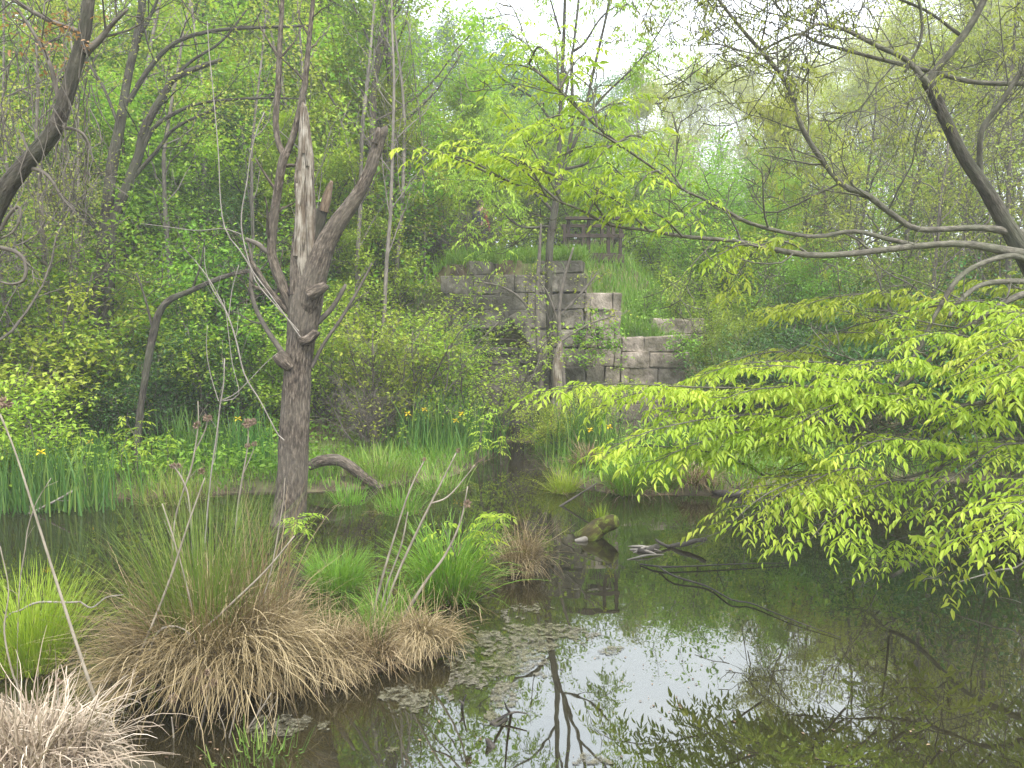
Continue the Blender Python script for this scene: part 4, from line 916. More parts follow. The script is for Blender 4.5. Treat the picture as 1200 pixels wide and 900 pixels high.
# shrubs, each where it stands
SH = [(S_spring, -10, 12.9, 1.25, 'broad green shrub at the left edge behind the irises'), (S_mid, 55, 13.6, 1.25, 'tall green shrub hugging the twin dark trunks on their left'), (S_spring, 160, 14.8, 1.15, 'green shrub filling the gap right of the twin dark trunks'),
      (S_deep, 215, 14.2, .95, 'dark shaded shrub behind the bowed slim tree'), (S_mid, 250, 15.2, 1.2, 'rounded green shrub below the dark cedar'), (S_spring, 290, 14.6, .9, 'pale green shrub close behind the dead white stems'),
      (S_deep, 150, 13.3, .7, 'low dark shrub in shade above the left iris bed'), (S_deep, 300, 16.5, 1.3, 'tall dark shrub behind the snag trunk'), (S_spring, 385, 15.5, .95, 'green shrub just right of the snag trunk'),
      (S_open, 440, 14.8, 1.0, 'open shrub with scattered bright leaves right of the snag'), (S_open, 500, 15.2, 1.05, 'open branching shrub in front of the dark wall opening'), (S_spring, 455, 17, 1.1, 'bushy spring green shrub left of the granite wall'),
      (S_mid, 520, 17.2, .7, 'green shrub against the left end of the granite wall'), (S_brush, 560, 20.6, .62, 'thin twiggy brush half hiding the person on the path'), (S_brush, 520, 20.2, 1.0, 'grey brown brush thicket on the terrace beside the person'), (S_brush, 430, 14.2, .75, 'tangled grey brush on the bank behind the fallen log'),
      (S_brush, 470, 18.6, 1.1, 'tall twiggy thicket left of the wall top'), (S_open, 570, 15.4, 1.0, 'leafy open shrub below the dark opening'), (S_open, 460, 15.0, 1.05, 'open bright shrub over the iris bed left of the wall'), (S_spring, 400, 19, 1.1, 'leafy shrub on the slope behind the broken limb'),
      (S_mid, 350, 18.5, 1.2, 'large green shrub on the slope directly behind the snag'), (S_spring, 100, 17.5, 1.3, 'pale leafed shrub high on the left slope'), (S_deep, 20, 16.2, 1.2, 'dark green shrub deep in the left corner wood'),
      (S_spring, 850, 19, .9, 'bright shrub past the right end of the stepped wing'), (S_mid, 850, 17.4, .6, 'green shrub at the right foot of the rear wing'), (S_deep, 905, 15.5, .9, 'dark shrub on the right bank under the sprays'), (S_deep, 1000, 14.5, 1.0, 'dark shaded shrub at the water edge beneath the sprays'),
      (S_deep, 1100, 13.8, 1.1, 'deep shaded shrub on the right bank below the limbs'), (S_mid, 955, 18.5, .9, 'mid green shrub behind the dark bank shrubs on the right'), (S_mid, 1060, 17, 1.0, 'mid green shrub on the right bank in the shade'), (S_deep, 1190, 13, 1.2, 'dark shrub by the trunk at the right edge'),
      (S_mid, 1150, 18, 1.2, 'tall green shrub far back on the right bank'), (S_brush, 862, 16, .7, 'dry brush at the foot of the wall on the right'), (S_brush, 760, 14.6, .55, 'low dry brush on the shore behind the sedges'),
      (S_spring, 660, 14.4, .5, 'small pale leafed shrub on the shore in front of the wall'), (S_open, 690, 15.4, .5, 'low open shrub at the foot of the corner pier')]
SH += [(S_mid, 60, 18.5, 2.0, 'large green thicket on the slope above the twin trunks'), (S_spring, 190, 19.5, 1.9, 'large pale green bush on the slope right of the twin trunks'), (S_mid, 300, 20, 2.0, 'big green bush up the slope left of the snag top'),
       (S_spring, 360, 21, 2.0, 'big spring green bush up the slope directly behind the snag top'), (S_mid, 430, 20.5, 1.8, 'tall bushy growth between the straight trunks'), (S_spring, 475, 21.5, 1.7, 'tall pale bush left of the brush thicket on the slope'),
       (S_mid, 130, 22.5, 2.3, 'large green bush high on the left slope between two pale ones'), (S_spring, 0, 21, 2.2, 'large pale green bush at the left edge high on the slope'), (S_mid, 255, 24, 2.4, 'tall green bush behind the cedar'),
       (S_spring, 410, 25, 2.2, 'tall pale bush far up the slope right of the snag top'), (S_spring, 60, 25, 2.4, 'tall pale bush far up the left slope'), (S_mid, 520, 25.5, 1.9, 'broad green bush behind the person'),
       (S_mid, 620, 27, 1.4, 'broad green bush behind the forked tree beyond the wall'), (S_spring, 700, 26.5, 1.3, 'broad pale bush behind the lookout platform'), (S_mid, 840, 22, 1.3, 'green bush on the slope beyond the rear wing'),
       (S_spring, 910, 21, 1.15, 'pale bush beyond the right shore shrubs'), (S_spring, 1010, 20, 1.2, 'pale green bush under the long limbs on the right bank'), (S_mid, 1100, 22, 1.4, 'large green bush far back under the right limbs'), (S_spring, 1190, 20, 1.4, 'large pale bush behind the right trunk'), (S_spring, 860, 25, 1.3, 'pale bush far back right of the grassy slope'), (S_mid, 960, 26, 1.5, 'large green bush in the distance behind the right bank')]
SH += [(S_mid, 738, 26, 1.3, 'green bush just right of the lookout platform'), (S_spring, 775, 25, 1.1, 'pale bush at the top of the grassy slope'), (S_mid, 815, 28, 1.5, 'green bush beyond the top of the grassy slope'), (S_spring, 592, 27, 1.3, 'pale bush between the person and the forked tree'),
       (S_mid, 552, 28, 1.4, 'green bush behind the person on the left side'), (S_mid, 665, 29, 1.6, 'tall green bush behind the railing of the platform'), (S_spring, 710, 31, 1.8, 'tall pale bush behind the right end of the platform'), (S_spring, 760, 33, 1.9, 'tall pale bush far behind the grassy slope'), (S_mid, 870, 31, 1.9, 'tall green bush far behind the right bank shrubs'), (S_spring, 630, 34, 2.0, 'tall pale bush far behind the forked tree')]
for pt, px, d, sc, lb in SH: place(pt, px, d, sc, lb)
# climbers on the wall
def climber(px, py, d, w_, h_, label, n=46):
    p0 = W(px, py, d); so = []
    tb = Tubes()
    for i in range(n):
        a = p0 + Vector((RND.gauss(0, w_ * .45), -abs(RND.gauss(0, .12)) - .05, RND.gauss(0, h_ * .45))); so.append(tuple(a))
        if i % 3 == 0: tb.add([p0 + Vector((0, .1, 0)), p0.lerp(a, .5) + Vector((0, -.1, .1)), a], [.01, .007, .004], 3)
    t = thing('climber', label, 'climbing plant', p0)
    obj('stems', tb.mesh('stems', p0), M['twig'], t); obj('foliage', foliage(so, 9, .08, .09, .06, .3).mesh('foliage', False, p0), M['mid'], t)
climber(700, 398, 17.2, .8, .6, 'green climber hanging on the wall face below the pale corner blocks', 90)
climber(800, 405, 17.5, .45, .3, 'green climber at the right end of the stepped wing', 34)
climber(735, 452, 17.3, .3, .25, 'small green tuft rooted in the joints of the stepped wing', 18)
climber(757, 362, 18.2, .5, .4, 'green creeper on the slope above the stepped wing', 46)
# lime shrub and seedlings by the near left water
def lime(px, d, sc, label): place(S_lime, px, d, sc, label)
lime(15, 11.1, 1.0, 'bright lime green shrub at the left edge over the water')
lime(-45, 10.8, 1.1, 'bright yellow green shrub cut by the left frame edge')
def seedling(px, py, d, h, label, n=9):
    p0 = W(px, py, d); p0.z = max(hz(p0.x, p0.y), -.05); tb = Tubes(); so = Soup(); t = thing('seedling', label, 'sapling', p0)
    for s in range(max(1, n // 4)):
        q = p0 + Vector((RND.gauss(0, .08), RND.gauss(0, .08), 0)); pts = [q, q + Vector((RND.gauss(0, .06), RND.gauss(0, .06), h * .55)), q + Vector((RND.gauss(0, .12), RND.gauss(0, .1), h * RND.uniform(.8, 1)))]
        P, R = cat(pts, [.008, .006, .003], 10); tb.add(P, R, 4)
        B = P[3:]; dr = rng.normal(0, 1, (len(B), 3)); dr[:, 2] = .25
        pinnate(np.repeat(B, 2, 0), np.concatenate([dr, -dr * np.array([1, 1, -1])]), .18, .075, 3, so, .2)
    obj('stem', tb.mesh('stem', p0), M['twig'], t); obj('foliage', so.mesh('foliage', False, p0), M['spray'], t)
seedling(150, 560, 11.6, .75, 'low ferny seedling with lime leaves at the water edge left of the bowed tree', 14)
seedling(195, 545, 11.8, .7, 'ferny lime seedling right of the foot of the bowed tree', 12)
seedling(165, 500, 11.5, 1.25, 'upright sapling with feathery lime leaf tufts before the bowed tree', 8)
seedling(90, 520, 11.3, 1.0, 'lime leafed sapling between the irises and the twin trunks', 12)
seedling(560, 655, 7.3, .75, 'leafy green seedling growing out of the sedge clump in the pond', 14)
seedling(590, 610, 8.6, .55, 'small pale leafed sprout behind the sedge clump', 10)
seedling(560, 548, 13.6, 1.1, 'pale leafy sapling left of the water channel', 12)
seedling(590, 545, 13.6, .7, 'small sapling standing in the channel mouth', 6)
seedling(350, 648, 9.0, .4, 'small broad leafed plant at the right foot of the snag', 8)

# ------------------------------------------------------------------ iris beds, sedges, tussocks
def ring(n, r, p0, sq=1.):
    a = rng.uniform(0, 2 * PI, n); q = r * np.sqrt(rng.uniform(0, 1, n)); x = p0[0] + q * np.cos(a) * sq; y = p0[1] + q * np.sin(a)
    return np.stack([x, y, np.maximum(height(x, y), -.05) - .02], -1), a
def iris(px, d, wx, wy, n, h, label, flowers=()):
    x = X(px, d); p0 = Vector((x, d, max(hz(x, d), 0))); b_ = np.stack([p0.x + rng.normal(0, wx * .55, n), p0.y + rng.normal(0, wy * .6, n), np.zeros(n)], -1); b_[:, 2] = np.maximum(height(b_[:, 0], b_[:, 1]), -.02) - .03
    t = thing('iris_clump', label, 'iris', p0)
    so = blades(b_, rng.uniform(0, 2 * PI, n), np.abs(rng.normal(0, .16, n)), np.abs(rng.normal(.3, .5, n)), h * rng.uniform(.4, 1.15, n), .022, 5, twist=2, pw=2.2)
    obj('blades', so.mesh('blades', False, p0), M['iris'], t)
    for (fx, fy, fd) in flowers:
        c = W(fx, fy, fd); tb = Tubes(); tb.add([(c.x, c.y, p0.z), (c.x + .01, c.y, (c.z + p0.z) / 2), (c.x, c.y, c.z)], [.006, .005, .004], 4)
        s_ = obj('flower_stem', tb.mesh('flower_stem', p0), M['iris'], t)
        a = np.arange(6) / 6 * 2 * PI; D_ = np.stack([np.cos(a), np.sin(a), np.where(np.arange(6) % 2, .7, -.35)], -1); so = Soup()
        so.put(*leaves(np.repeat([tuple(c)], 6, 0), D_, np.tile([0, 0, 1.], (6, 1)), np.full(6, .075), np.full(6, .05), np.full(6, .5), True))
        obj('flower', so.mesh('flower', False, p0), M['petal'], s_)
iris(30, 10.45, .95, .35, 620, .95, 'tall iris bed at the left edge standing in the water', [(48, 530, 10.3)])
iris(95, 12.0, .5, .4, 180, .8, 'iris clump below the twin dark trunks', [(105, 518, 12)])
iris(225, 12.8, .75, .4, 330, .95, 'iris bed right of the bowed slim tree')
iris(290, 13.0, .5, .4, 220, .95, 'iris bed close to the snag with a yellow flower', [(279, 491, 12.9)])
iris(505, 14.4, .75, .6, 420, 1.15, 'deep green iris bed left of the water channel', [(478, 485, 14), (497, 480, 14), (534, 493, 14), (541, 485, 14.2)])
iris(560, 14.9, .35, .4, 160, 1.0, 'iris clump directly beside the channel mouth')
iris(688, 13.4, .5, .4, 300, 1.15, 'dark green iris clump on the shore below the stepped wing', [(714, 500, 13.2), (692, 504, 13.2)])
iris(790, 13.2, .6, .3, 200, .75, 'low iris bed on the right shore partly under the sprays')
def sedge(px, py, n, h, r, mat, label, name='sedge_clump', lean=.35, droop=.9, w_=.008, dry=0, z=None):
    p0 = G(px, py); p0.z = max(hz(p0.x, p0.y), 0)
    b_, a = ring(n, r, p0); t = thing(name, label, 'sedge', p0)
    so = blades(b_, a + rng.normal(0, .5, n), np.abs(rng.normal(0, lean, n)), np.abs(rng.normal(droop, .4, n)), h * rng.uniform(.45, 1.1, n), w_, 6)
    obj('blades', so.mesh('blades', False, p0), M[mat], t)
    if dry:
        b_, a = ring(dry, r, p0)
        so = blades(b_, a + rng.normal(0, .4, dry), np.abs(rng.normal(.5, .3, dry)), rng.uniform(1, 2.2, dry), h * rng.uniform(.4, .9, dry), w_ * .7, 6, kink=.1)
        obj('dry_blades', so.mesh('dry_blades', False, p0), M['straw'], t)
    return t
sedge(395, 688, 900, .5, .22, 'sedge', 'round tuft of fine green grass in the water right of the snag', 'grass_tuft', .45, .8, .006, 120)
sedge(525, 700, 800, .85, .25, 'sedge', 'tall arching green sedge clump in the middle of the pond', lean=.35, droop=1.2, w_=.011, dry=200)
sedge(455, 735, 240, .5, .18, 'sedge', 'green blades rising behind the rounded straw mound', w_=.01)
sedge(38, 785, 700, .85, .2, 'lime', 'yellow green grass clump at the left edge near the camera', 'grass_tuft', .3, .7, .008, 120)
sedge(660, 577, 300, .5, .16, 'lime', 'short lime sedge tuft in the shallows before the channel', w_=.012, dry=60)
sedge(735, 578, 340, .75, .25, 'sedge', 'sedge clump on the right shore with brown stubble at its foot', w_=.014, dry=160)
sedge(775, 576, 260, .6, .22, 'sedge', 'smaller sedge clump right of the brown stubbled one', w_=.014, dry=60)
sedge(705, 612, 120, .32, .05, 'lime', 'small upright grass tuft growing on the mossy log', 'grass_tuft', .15, .3, .01)
sedge(470, 600, 200, .5, .3, 'sedge', 'thin green grass by the fallen log end', 'grass_tuft', .3, .5, .01, 60)
sedge(410, 590, 160, .42, .22, 'sedge', 'short reddish based grass in the water behind the fine green tuft', 'grass_tuft', .3, .5, .012, 40)
sedge(445, 565, 260, .55, .45, 'grass', 'grass fringe on the bank above the fallen log', 'grass_tuft', .3, .6, .012, 80)
sedge(520, 575, 200, .5, .35, 'grass', 'grass fringe along the left side of the channel', 'grass_tuft', .3, .6, .012, 80)
sedge(205, 585, 240, .5, .5, 'grass', 'grass fringe along the bank below the bowed tree', 'grass_tuft', .3, .6, .012, 100)
def tussock(px, py, n, r, h, mat, label, up=0, green=0, stand=0, squash=1., name='straw_tussock', lean=(.25, 1.1), droop=(1.0, 2.2), w_=.006, gh=.9, core=True, goff=(0, 0), kink=.13):
    p0 = G(px, py); p0.z = max(hz(p0.x, p0.y), 0); t = thing(name, label, 'tussock', p0)
    if core:
        so = Soup(); th = np.linspace(0, PI / 2, 9); ph = np.arange(28) / 28 * 2 * PI; TH, PH = np.meshgrid(th, ph, indexing='ij')
        rr = r * .6 * (1 + .25 * vn(np.stack([np.cos(PH) * 2, np.sin(PH) * 2, TH * 2 + px], -1)))
        v = np.stack([rr * np.cos(TH) * np.cos(PH) * squash, rr * np.cos(TH) * np.sin(PH), h * .36 * np.sin(TH) - .08], -1).reshape(-1, 3) + np.array(p0)
        I = np.arange(9 * 28).reshape(9, 28); J = np.roll(I, -1, 1)
        so.put(v, np.stack([I[:-1], J[:-1], J[1:], I[1:]], -1).reshape(-1), np.full(8 * 28, 4)); obj('peat_core', so.mesh('peat_core', True, p0), M['soil'], t)
    nl = max(8, int(34 * r)); lk_ = rng.integers(0, nl, n); la = rng.uniform(0, 2 * PI, nl); lr = np.sqrt(rng.uniform(.02, 1, nl)); lh = rng.uniform(.7, 1.15, nl); ld = rng.normal(0, .35, nl); lz = rng.normal(0, .5, nl)
    loose = rng.uniform(0, 1, n) < .3
    ba = np.where(loose, rng.uniform(0, 2 * PI, n), la[lk_] + rng.normal(0, .22, n)); br = np.where(loose, np.sqrt(rng.uniform(0, 1, n)), np.clip(lr[lk_] + rng.normal(0, .1, n), 0, 1.05)) * r * .7
    b_ = np.stack([p0.x + br * np.cos(ba) * squash, p0.y + br * np.sin(ba), np.zeros(n)], -1); rel = br / (r * .7)
    b_[:, 2] = p0.z + h * .42 * np.sqrt(np.clip(1 - (rel * .9) ** 2, 0, 1)) - .03
    az = ba + np.where(loose, rng.normal(0, 1.1, n), lz[lk_] + rng.normal(0, .3, n))
    so = blades(b_, az, rng.uniform(*lean, n) * (.4 + .8 * rel) * np.where(loose, rng.uniform(.4, 1.2, n), 1), rng.uniform(*droop, n) + ld[lk_], h * lh[lk_] * rng.uniform(.45, 1.05, n), w_ * rng.uniform(.6, 1.2, n), 8, tint=np.clip(.5 + ld[lk_] * .5 + rng.normal(0, .24, n), 0, 1), kink=kink, pw=1.25)
    obj('dry_blades', so.mesh('dry_blades', False, p0), M[mat], t)
    nx_ = int(520 * r); b3, a3 = ring(nx_, r * .6, p0, squash); b3[:, 2] = p0.z + h * .3
    so = blades(b3, a3 + rng.normal(0, .7, nx_), rng.uniform(.35, 1.35, nx_), rng.normal(.35, .45, nx_), h * rng.uniform(.7, 1.5, nx_), w_ * .8, 7, kink=.12)
    obj('loose_blades', so.mesh('loose_blades', False, p0), M[mat], t)
    if stand:
        b2, a2 = ring(stand, r * .28, (p0.x + goff[0] * 1.0, p0.y + goff[1])); b2[:, 2] = p0.z + h * .3
        so = blades(b2, a2, np.abs(rng.normal(.05, .2, stand)), rng.normal(.15, .4, stand), up * rng.uniform(.5, 1.1, stand), w_ * .8, 5, kink=.03)
        obj('standing_stalks', so.mesh('standing_stalks', False, p0), M[mat], t)
    if green:
        b2, a2 = ring(green, r * .5, (p0.x + goff[0] * -.4, p0.y + .15)); b2[:, 2] = p0.z + h * .25
        so = blades(b2, a2, np.abs(rng.normal(0, .3, green)), np.abs(rng.normal(.35, .4, green)), gh * rng.uniform(.5, 1.1, green), .006, 5)
        obj('green_rushes', so.mesh('green_rushes', False, p0), M['rush'], t)
    return t
tussock(252, 802, 4800, .62, .72, 'straw', 'large mop of dry straw with green rushes rising from its centre', 1.15, 800, 100, 1.15, gh=1.15, goff=(.3, .1), w_=.0075, kink=.17)
tussock(385, 785, 1300, .34, .42, 'straw', 'flattened dry straw lobe on the right flank of the large mop', squash=1.3, w_=.007, lean=(.5, 1.3), kink=.17)
tussock(495, 766, 1800, .26, .36, 'straw', 'smooth rounded pale straw mound at the right end of the row', squash=1.35, droop=(1.4, 2.3), w_=.007)
tussock(438, 782, 500, .2, .36, 'straw', 'small straw clump wedged left of the rounded pale mound', green=80, gh=.5, w_=.007)
tussock(608, 670, 600, .3, .45, 'straw', 'tangled brown dry clump at the right side of the sedge', w_=.008, kink=.3)
tussock(35, 960, 1900, .36, .5, 'pale', 'heap of bleached pale straw in the bottom left corner', w_=.012, squash=1.3, droop=(1.0, 3.4), kink=.35)
tussock(690, 560, 300, .3, .4, 'straw', 'brown dead stubble under the dark iris clump', w_=.012, core=False)
tussock(815, 577, 260, .35, .4, 'straw', 'brown stubble on the right shore', w_=.012, core=False)

# ------------------------------------------------------------------ dead stems
def stalk(pix, d, label, heads=(), twigs=0, mat='stalk', name='dead_stalk', L=.25, extra=(), th_=.72):
    P, R = limb(pix, d, 26); R = R * th_; p0 = Vector(P[0]); t = thing(name, label, 'dead stem', p0)
    tb = Tubes(); tb.add(P, R, 6)
    for e in extra:
        Pe, Re = limb(e, d, 14); tb.add(Pe, Re * th_, 5)
    if twigs: children(tb, [], [Vector(p) for p in P], list(R), L, 0, dict(lv=1, segs=(4, 4), wob=(.15, .2), up=(.2, .2), sides=(4, 3), n=(twigs, 3), t0=(.2, .2), ang=(.6, .7), len=(1, .5), rr=.5, rmin=.0015, cone=.3), RND, .35, twigs)
    obj('stem', tb.mesh('stem', p0), M[mat], t)
    for (hx, hy, hw) in heads:
        c = W(hx, hy, d); rr = hw * .4 * d / F; n = 60; dd = nrm(rng.normal(0, 1, (n, 3))); so = Soup()
        so.put(*leaves(np.array(c) + dd * rr * .25, dd, rng.normal(0, 1, (n, 3)), np.full(n, rr), np.full(n, rr * .45), rng.uniform(0, 1, n), False))
        obj('seed_head', so.mesh('seed_head', False, p0), M['seed'], t)
stalk([(135, 880, 6), (105, 800, 6), (72, 700, 5), (42, 605, 4), (18, 530, 3), (0, 485, 3)], 4.6, 'tall grey dead stalk leaning left with a brown seed head at the left edge', [(6, 472, 18)])
stalk([(108, 880, 5), (128, 840, 5), (160, 775, 4), (195, 690, 4), (222, 610, 3), (240, 560, 2)], 5.0, 'dead stalk leaning right across the large straw mop', [(236, 552, 10)])
stalk([(118, 885, 6), (150, 835, 5), (205, 770, 4), (260, 718, 4), (310, 670, 3), (345, 628, 2)], 5.1, 'long diagonal dead stalk reaching from the bottom left to the snag foot')
stalk([(128, 870, 4), (150, 820, 4), (170, 780, 4), (182, 745, 4), (197, 734, 4), (215, 737, 3), (228, 752, 3), (232, 778, 2)], 5.0, 'pale bent over dead stem hooking down in front of the large mop')
stalk([(432, 752, 4), (437, 720, 4), (450, 670, 4), (465, 620, 3), (480, 575, 3), (497, 540, 2)], 6.2, 'thin pale stem leaning right, leftmost behind the rounded mound', [(497, 538, 6)])
stalk([(443, 750, 4), (450, 718, 4), (468, 668, 4), (495, 610, 4), (515, 570, 3), (535, 530, 2)], 6.3, 'pale stem leaning right, middle one behind the rounded mound', [(537, 528, 7)], extra=[[(505, 590, 3), (525, 582, 3), (548, 556, 2), (556, 545, 1.5)]])
stalk([(462, 745, 6), (478, 715, 6), (500, 680, 5), (522, 650, 4), (540, 610, 3), (548, 570, 2)], 6.2, 'thick pale dead stem tilting right out of the rounded mound', [(548, 590, 12)])
stalk([(440, 755, 4), (443, 730, 4), (452, 690, 3), (470, 640, 3), (478, 600, 2)], 6.4, 'fine upright pale stem close behind the rounded mound')
stalk([(205, 905, 3), (204, 880, 4), (203, 858, 3), (201, 840, 2)], 4.6, 'short dead stalk with a clustered brown head at the water front', [(203, 818, 14)])
stalk([(224, 910, 4), (232, 870, 4), (240, 830, 3), (248, 800, 2)], 4.7, 'dead stalk with several brown heads standing before the large mop', [(250, 800, 13), (240, 808, 13), (228, 795, 11), (243, 788, 10)])
stalk([(276, 905, 4), (282, 870, 3), (300, 840, 3), (318, 812, 2)], 4.7, 'forked dead twig standing in the water at the bottom', twigs=3, extra=[[(288, 862, 2), (308, 848, 2), (326, 818, 1)]])
stalk([(258, 905, 2), (266, 875, 3), (272, 850, 2), (280, 820, 1)], 4.6, 'thin pale twig left of the forked one at the bottom', extra=[[(266, 875, 2), (262, 850, 1.5), (255, 835, 1)]])
stalk([(58, 860, 4), (66, 830, 4), (68, 810, 3), (66, 795, 2)], 4.5, 'broken brown stub stalk in the pale straw heap', [(68, 800, 12)])
stalk([(0, 640, 2), (10, 690, 2), (5, 740, 3), (15, 790, 3), (22, 810, 3), (30, 890, 3)], 4.6, 'curling thin dead stem hanging at the left edge')
stalk([(20, 835, 2), (22, 700, 2), (30, 640, 2), (32, 622, 2), (42, 590, 1.5), (60, 560, 1)], 5.2, 'fine feathery dead grass stem at the far left', twigs=6, L=.12)
stalk([(95, 705, 3), (80, 706, 3), (45, 706, 4), (25, 715, 3), (5, 728, 2), (-15, 800, 2)], 5.5, 'pale bowed twig lying over the lime grass', mat='deadwhite', extra=[[(95, 706, 3), (108, 712, 3), (125, 700, 2), (145, 697, 2)]])
stalk([(240, 640, 6), (243, 600, 6), (248, 550, 6), (254, 510, 6), (258, 475, 6), (262, 450, 5), (263, 420, 5)], 8.8, 'dead white shrub with forking bare stems left of the snag', mat='deadwhite', name='dead_shrub', th_=.3, twigs=4, L=.5,
      extra=[[(256, 470, 4), (247, 440, 3), (242, 410, 3), (243, 380, 2)], [(258, 470, 4), (275, 462, 4), (290, 448, 3), (312, 425, 3), (325, 414, 2)], [(262, 470, 4), (280, 462, 3), (272, 425, 3), (266, 375, 3), (262, 350, 2)]])
stalk([(333, 516, 6), (325, 508, 5), (305, 470, 5), (287, 440, 6), (277, 400, 6), (268, 372, 6), (255, 345, 4), (240, 320, 4), (215, 290, 2)], 9.5, 'pale dead branch rising left from the snag base', mat='deadwhite', name='dead_shrub', th_=.3, twigs=6, L=.6,
      extra=[[(268, 372, 5), (272, 340, 4), (280, 310, 3)], [(262, 360, 4), (247, 335, 4), (240, 310, 3), (240, 290, 2)]])
stalk([(352, 395, 5), (320, 350, 5), (296, 318, 6), (284, 297, 5), (270, 280, 5), (262, 262, 5), (258, 230, 4), (256, 180, 4), (250, 110, 4), (245, 60, 4), (243, 25, 3)], 9.5, 'tall whip thin white stem bowing up past the cedar', mat='deadwhite', name='dead_shrub', th_=.3)
stalk([(350, 388, 5), (325, 360, 5), (300, 330, 5), (290, 300, 5), (284, 275, 5), (283, 250, 5), (289, 215, 4), (294, 180, 4), (302, 150, 4), (310, 131, 3)], 9.5, 'white whip stem beside the snag top, curving inwards', mat='deadwhite', name='dead_shrub', th_=.3, extra=[[(284, 275, 4), (262, 268, 3), (230, 270, 3), (190, 265, 3), (165, 262, 2)]])
stalk([(202, 658, 3), (205, 610, 3), (215, 575, 3), (225, 545, 3), (232, 500, 2), (232, 470, 1.5)], 8.4, 'upright dead stem topped with a dusky pink seed head', [(231, 498, 12), (243, 490, 12)], extra=[[(228, 530, 2), (240, 505, 2), (243, 492, 2)]], twigs=3)
stalk([(275, 652, 3), (278, 600, 3), (284, 560, 3), (290, 525, 2), (291, 500, 2)], 8.6, 'short dead stem with dusky heads close left of the snag', [(290, 496, 14), (297, 494, 10), (290, 522, 8), (298, 520, 8)], extra=[[(285, 555, 2), (296, 530, 1.5), (298, 520, 1)]])
stalk([(227, 664, 3), (222, 590, 3), (215, 565, 3), (205, 548, 3), (198, 545, 2)], 8.2, 'bleached dead fork with small pink heads low by the tall rushes', [(203, 546, 9), (209, 546, 8)], twigs=3)

stalk([(-5, 616, 5), (30, 604, 5), (55, 592, 4), (85, 576, 3)], 10.2, 'bare fallen branch slanting along the left shore', twigs=4, mat='deadwhite', name='fallen_branch', L=.35)
stalk([(262, 790, 4), (285, 740, 4), (312, 690, 3), (330, 600, 2), (334, 560, 1)], 5.3, 'dry upright stem rising out of the right shoulder of the large mop')
stalk([(232, 800, 4), (226, 720, 3), (206, 640, 3), (190, 590, 2)], 5.2, 'dry stem leaning left out of the green rushes', twigs=2)
# ------------------------------------------------------------------ logs and branches in the pond
D = 11.5
t = Tubes(); t.add(*limb([(362, 546, 9), (378, 540, 11), (396, 539, 11), (410, 546, 11), (424, 557, 10), (438, 567, 8), (448, 572, 6)], 11.8, 40), 18)
p = W(400, 540, 11.8); o = obj('fallen_log', t.mesh('fallen_log', p, furrow(.012, 12, 3)), M['bark'], None, p); tag(o, 'bent brown fallen log on the bank right of the snag', 'log')
p = G(700, 622); lg = thing('mossy_log', 'short mossy log end tilting out of the water', 'log', p)
t = Tubes(); t.add(*cat([G(680, 632, -.08), G(690, 628, .03), G(702, 618, .12), G(716, 612, .2), G(722, 610, .23)], [.09, .11, .105, .095, .07], 36), 20)
obj('log', t.mesh('log', p, furrow(.014, 10, 4)), M['moss'], lg)
t = Tubes(); t.add(*cat([G(674, 634, .0), G(684, 632, .02), G(697, 629, .01)], [.008, .022, .012], 14), 8); obj('bleached_root', t.mesh('bleached_root', p, furrow(.008)), M['deadwhite'], lg)
p = G(790, 640); t = Tubes()
t.add(*cat([G(770, 642, -.02), G(785, 640, .01), G(800, 638, .05), G(815, 634, .09), G(828, 632, .13)], [.014, .026, .032, .03, .022], 30), 12)
t.add(*cat([G(785, 640, .02), G(775, 637, .05), G(768, 632, .08)], [.02, .015, .006], 10), 6); t.add(*cat([G(770, 641, -.005), G(758, 646, .01), G(748, 645, .01)], [.03, .025, .012], 10), 6)
o = obj('sunken_branch', t.mesh('sunken_branch', p, furrow(.012, 16, 8)), M['wet'], None, p); tag(o, 'knotted dark branch end breaking the surface right of the mossy log', 'branch')
so = Soup()
for (a, b_, w_) in (((735, 640), (775, 646), .02), ((735, 656), (778, 650), .014), ((742, 648), (768, 639), .014), ((738, 644), (770, 650), .016)):
    A, Bq = G(*a), G(*b_); t2 = Tubes(); t2.add(*cat([A, A.lerp(Bq, .5) + Vector((0, 0, .02)), Bq], [.004, w_, .004], 12), 8); t2.soup(furrow(.004, 12, 5), so)
p = G(755, 648); o = obj('driftwood', so.mesh('driftwood', True, p), M['deadwhite'], None, p); tag(o, 'pale driftwood splinters floating at the root of the knotted branch', 'driftwood')
p = G(770, 664); t = Tubes()
t.add(*cat([G(750, 661, .01), G(772, 664, .03), G(800, 664, .03), G(860, 661, .03), G(905, 660, .02), G(935, 660, .01)], [.008, .012, .009, .007, .005, .003], 30), 7)
t.add(*cat([G(772, 664, .03), G(790, 675, .04), G(828, 687, .015), G(858, 703, .03), G(880, 707, .02), G(930, 727, .02), G(985, 747, .01)], [.010, .010, .010, .008, .007, .005, .003], 34), 7)
t.add(*cat([G(840, 662, .03), G(846, 655, .12), G(852, 650, .2)], [.005, .004, .002], 8), 4)
o = obj('floating_branch', t.mesh('floating_branch', p), M['wet'], None, p); tag(o, 'long thin forked branch lying on the water surface', 'branch')
p = G(985, 695); t = Tubes()
for pix in ([(1050, 650, .5, 0), (1035, 670, .35, 0), (1040, 682, .1, 0)],):
    pass
t.add(*cat([G(960, 583, .0), G(900, 578, .03), G(860, 579, .04), G(835, 577, .02)], [.04, .05, .05, .03], 24), 10)
p = G(890, 578); o = obj('shore_log', t.mesh('shore_log', p, furrow(.008, 12, 4)), M['wet'], None, p); tag(o, 'dark wet log along the right shore below the sprays', 'log')
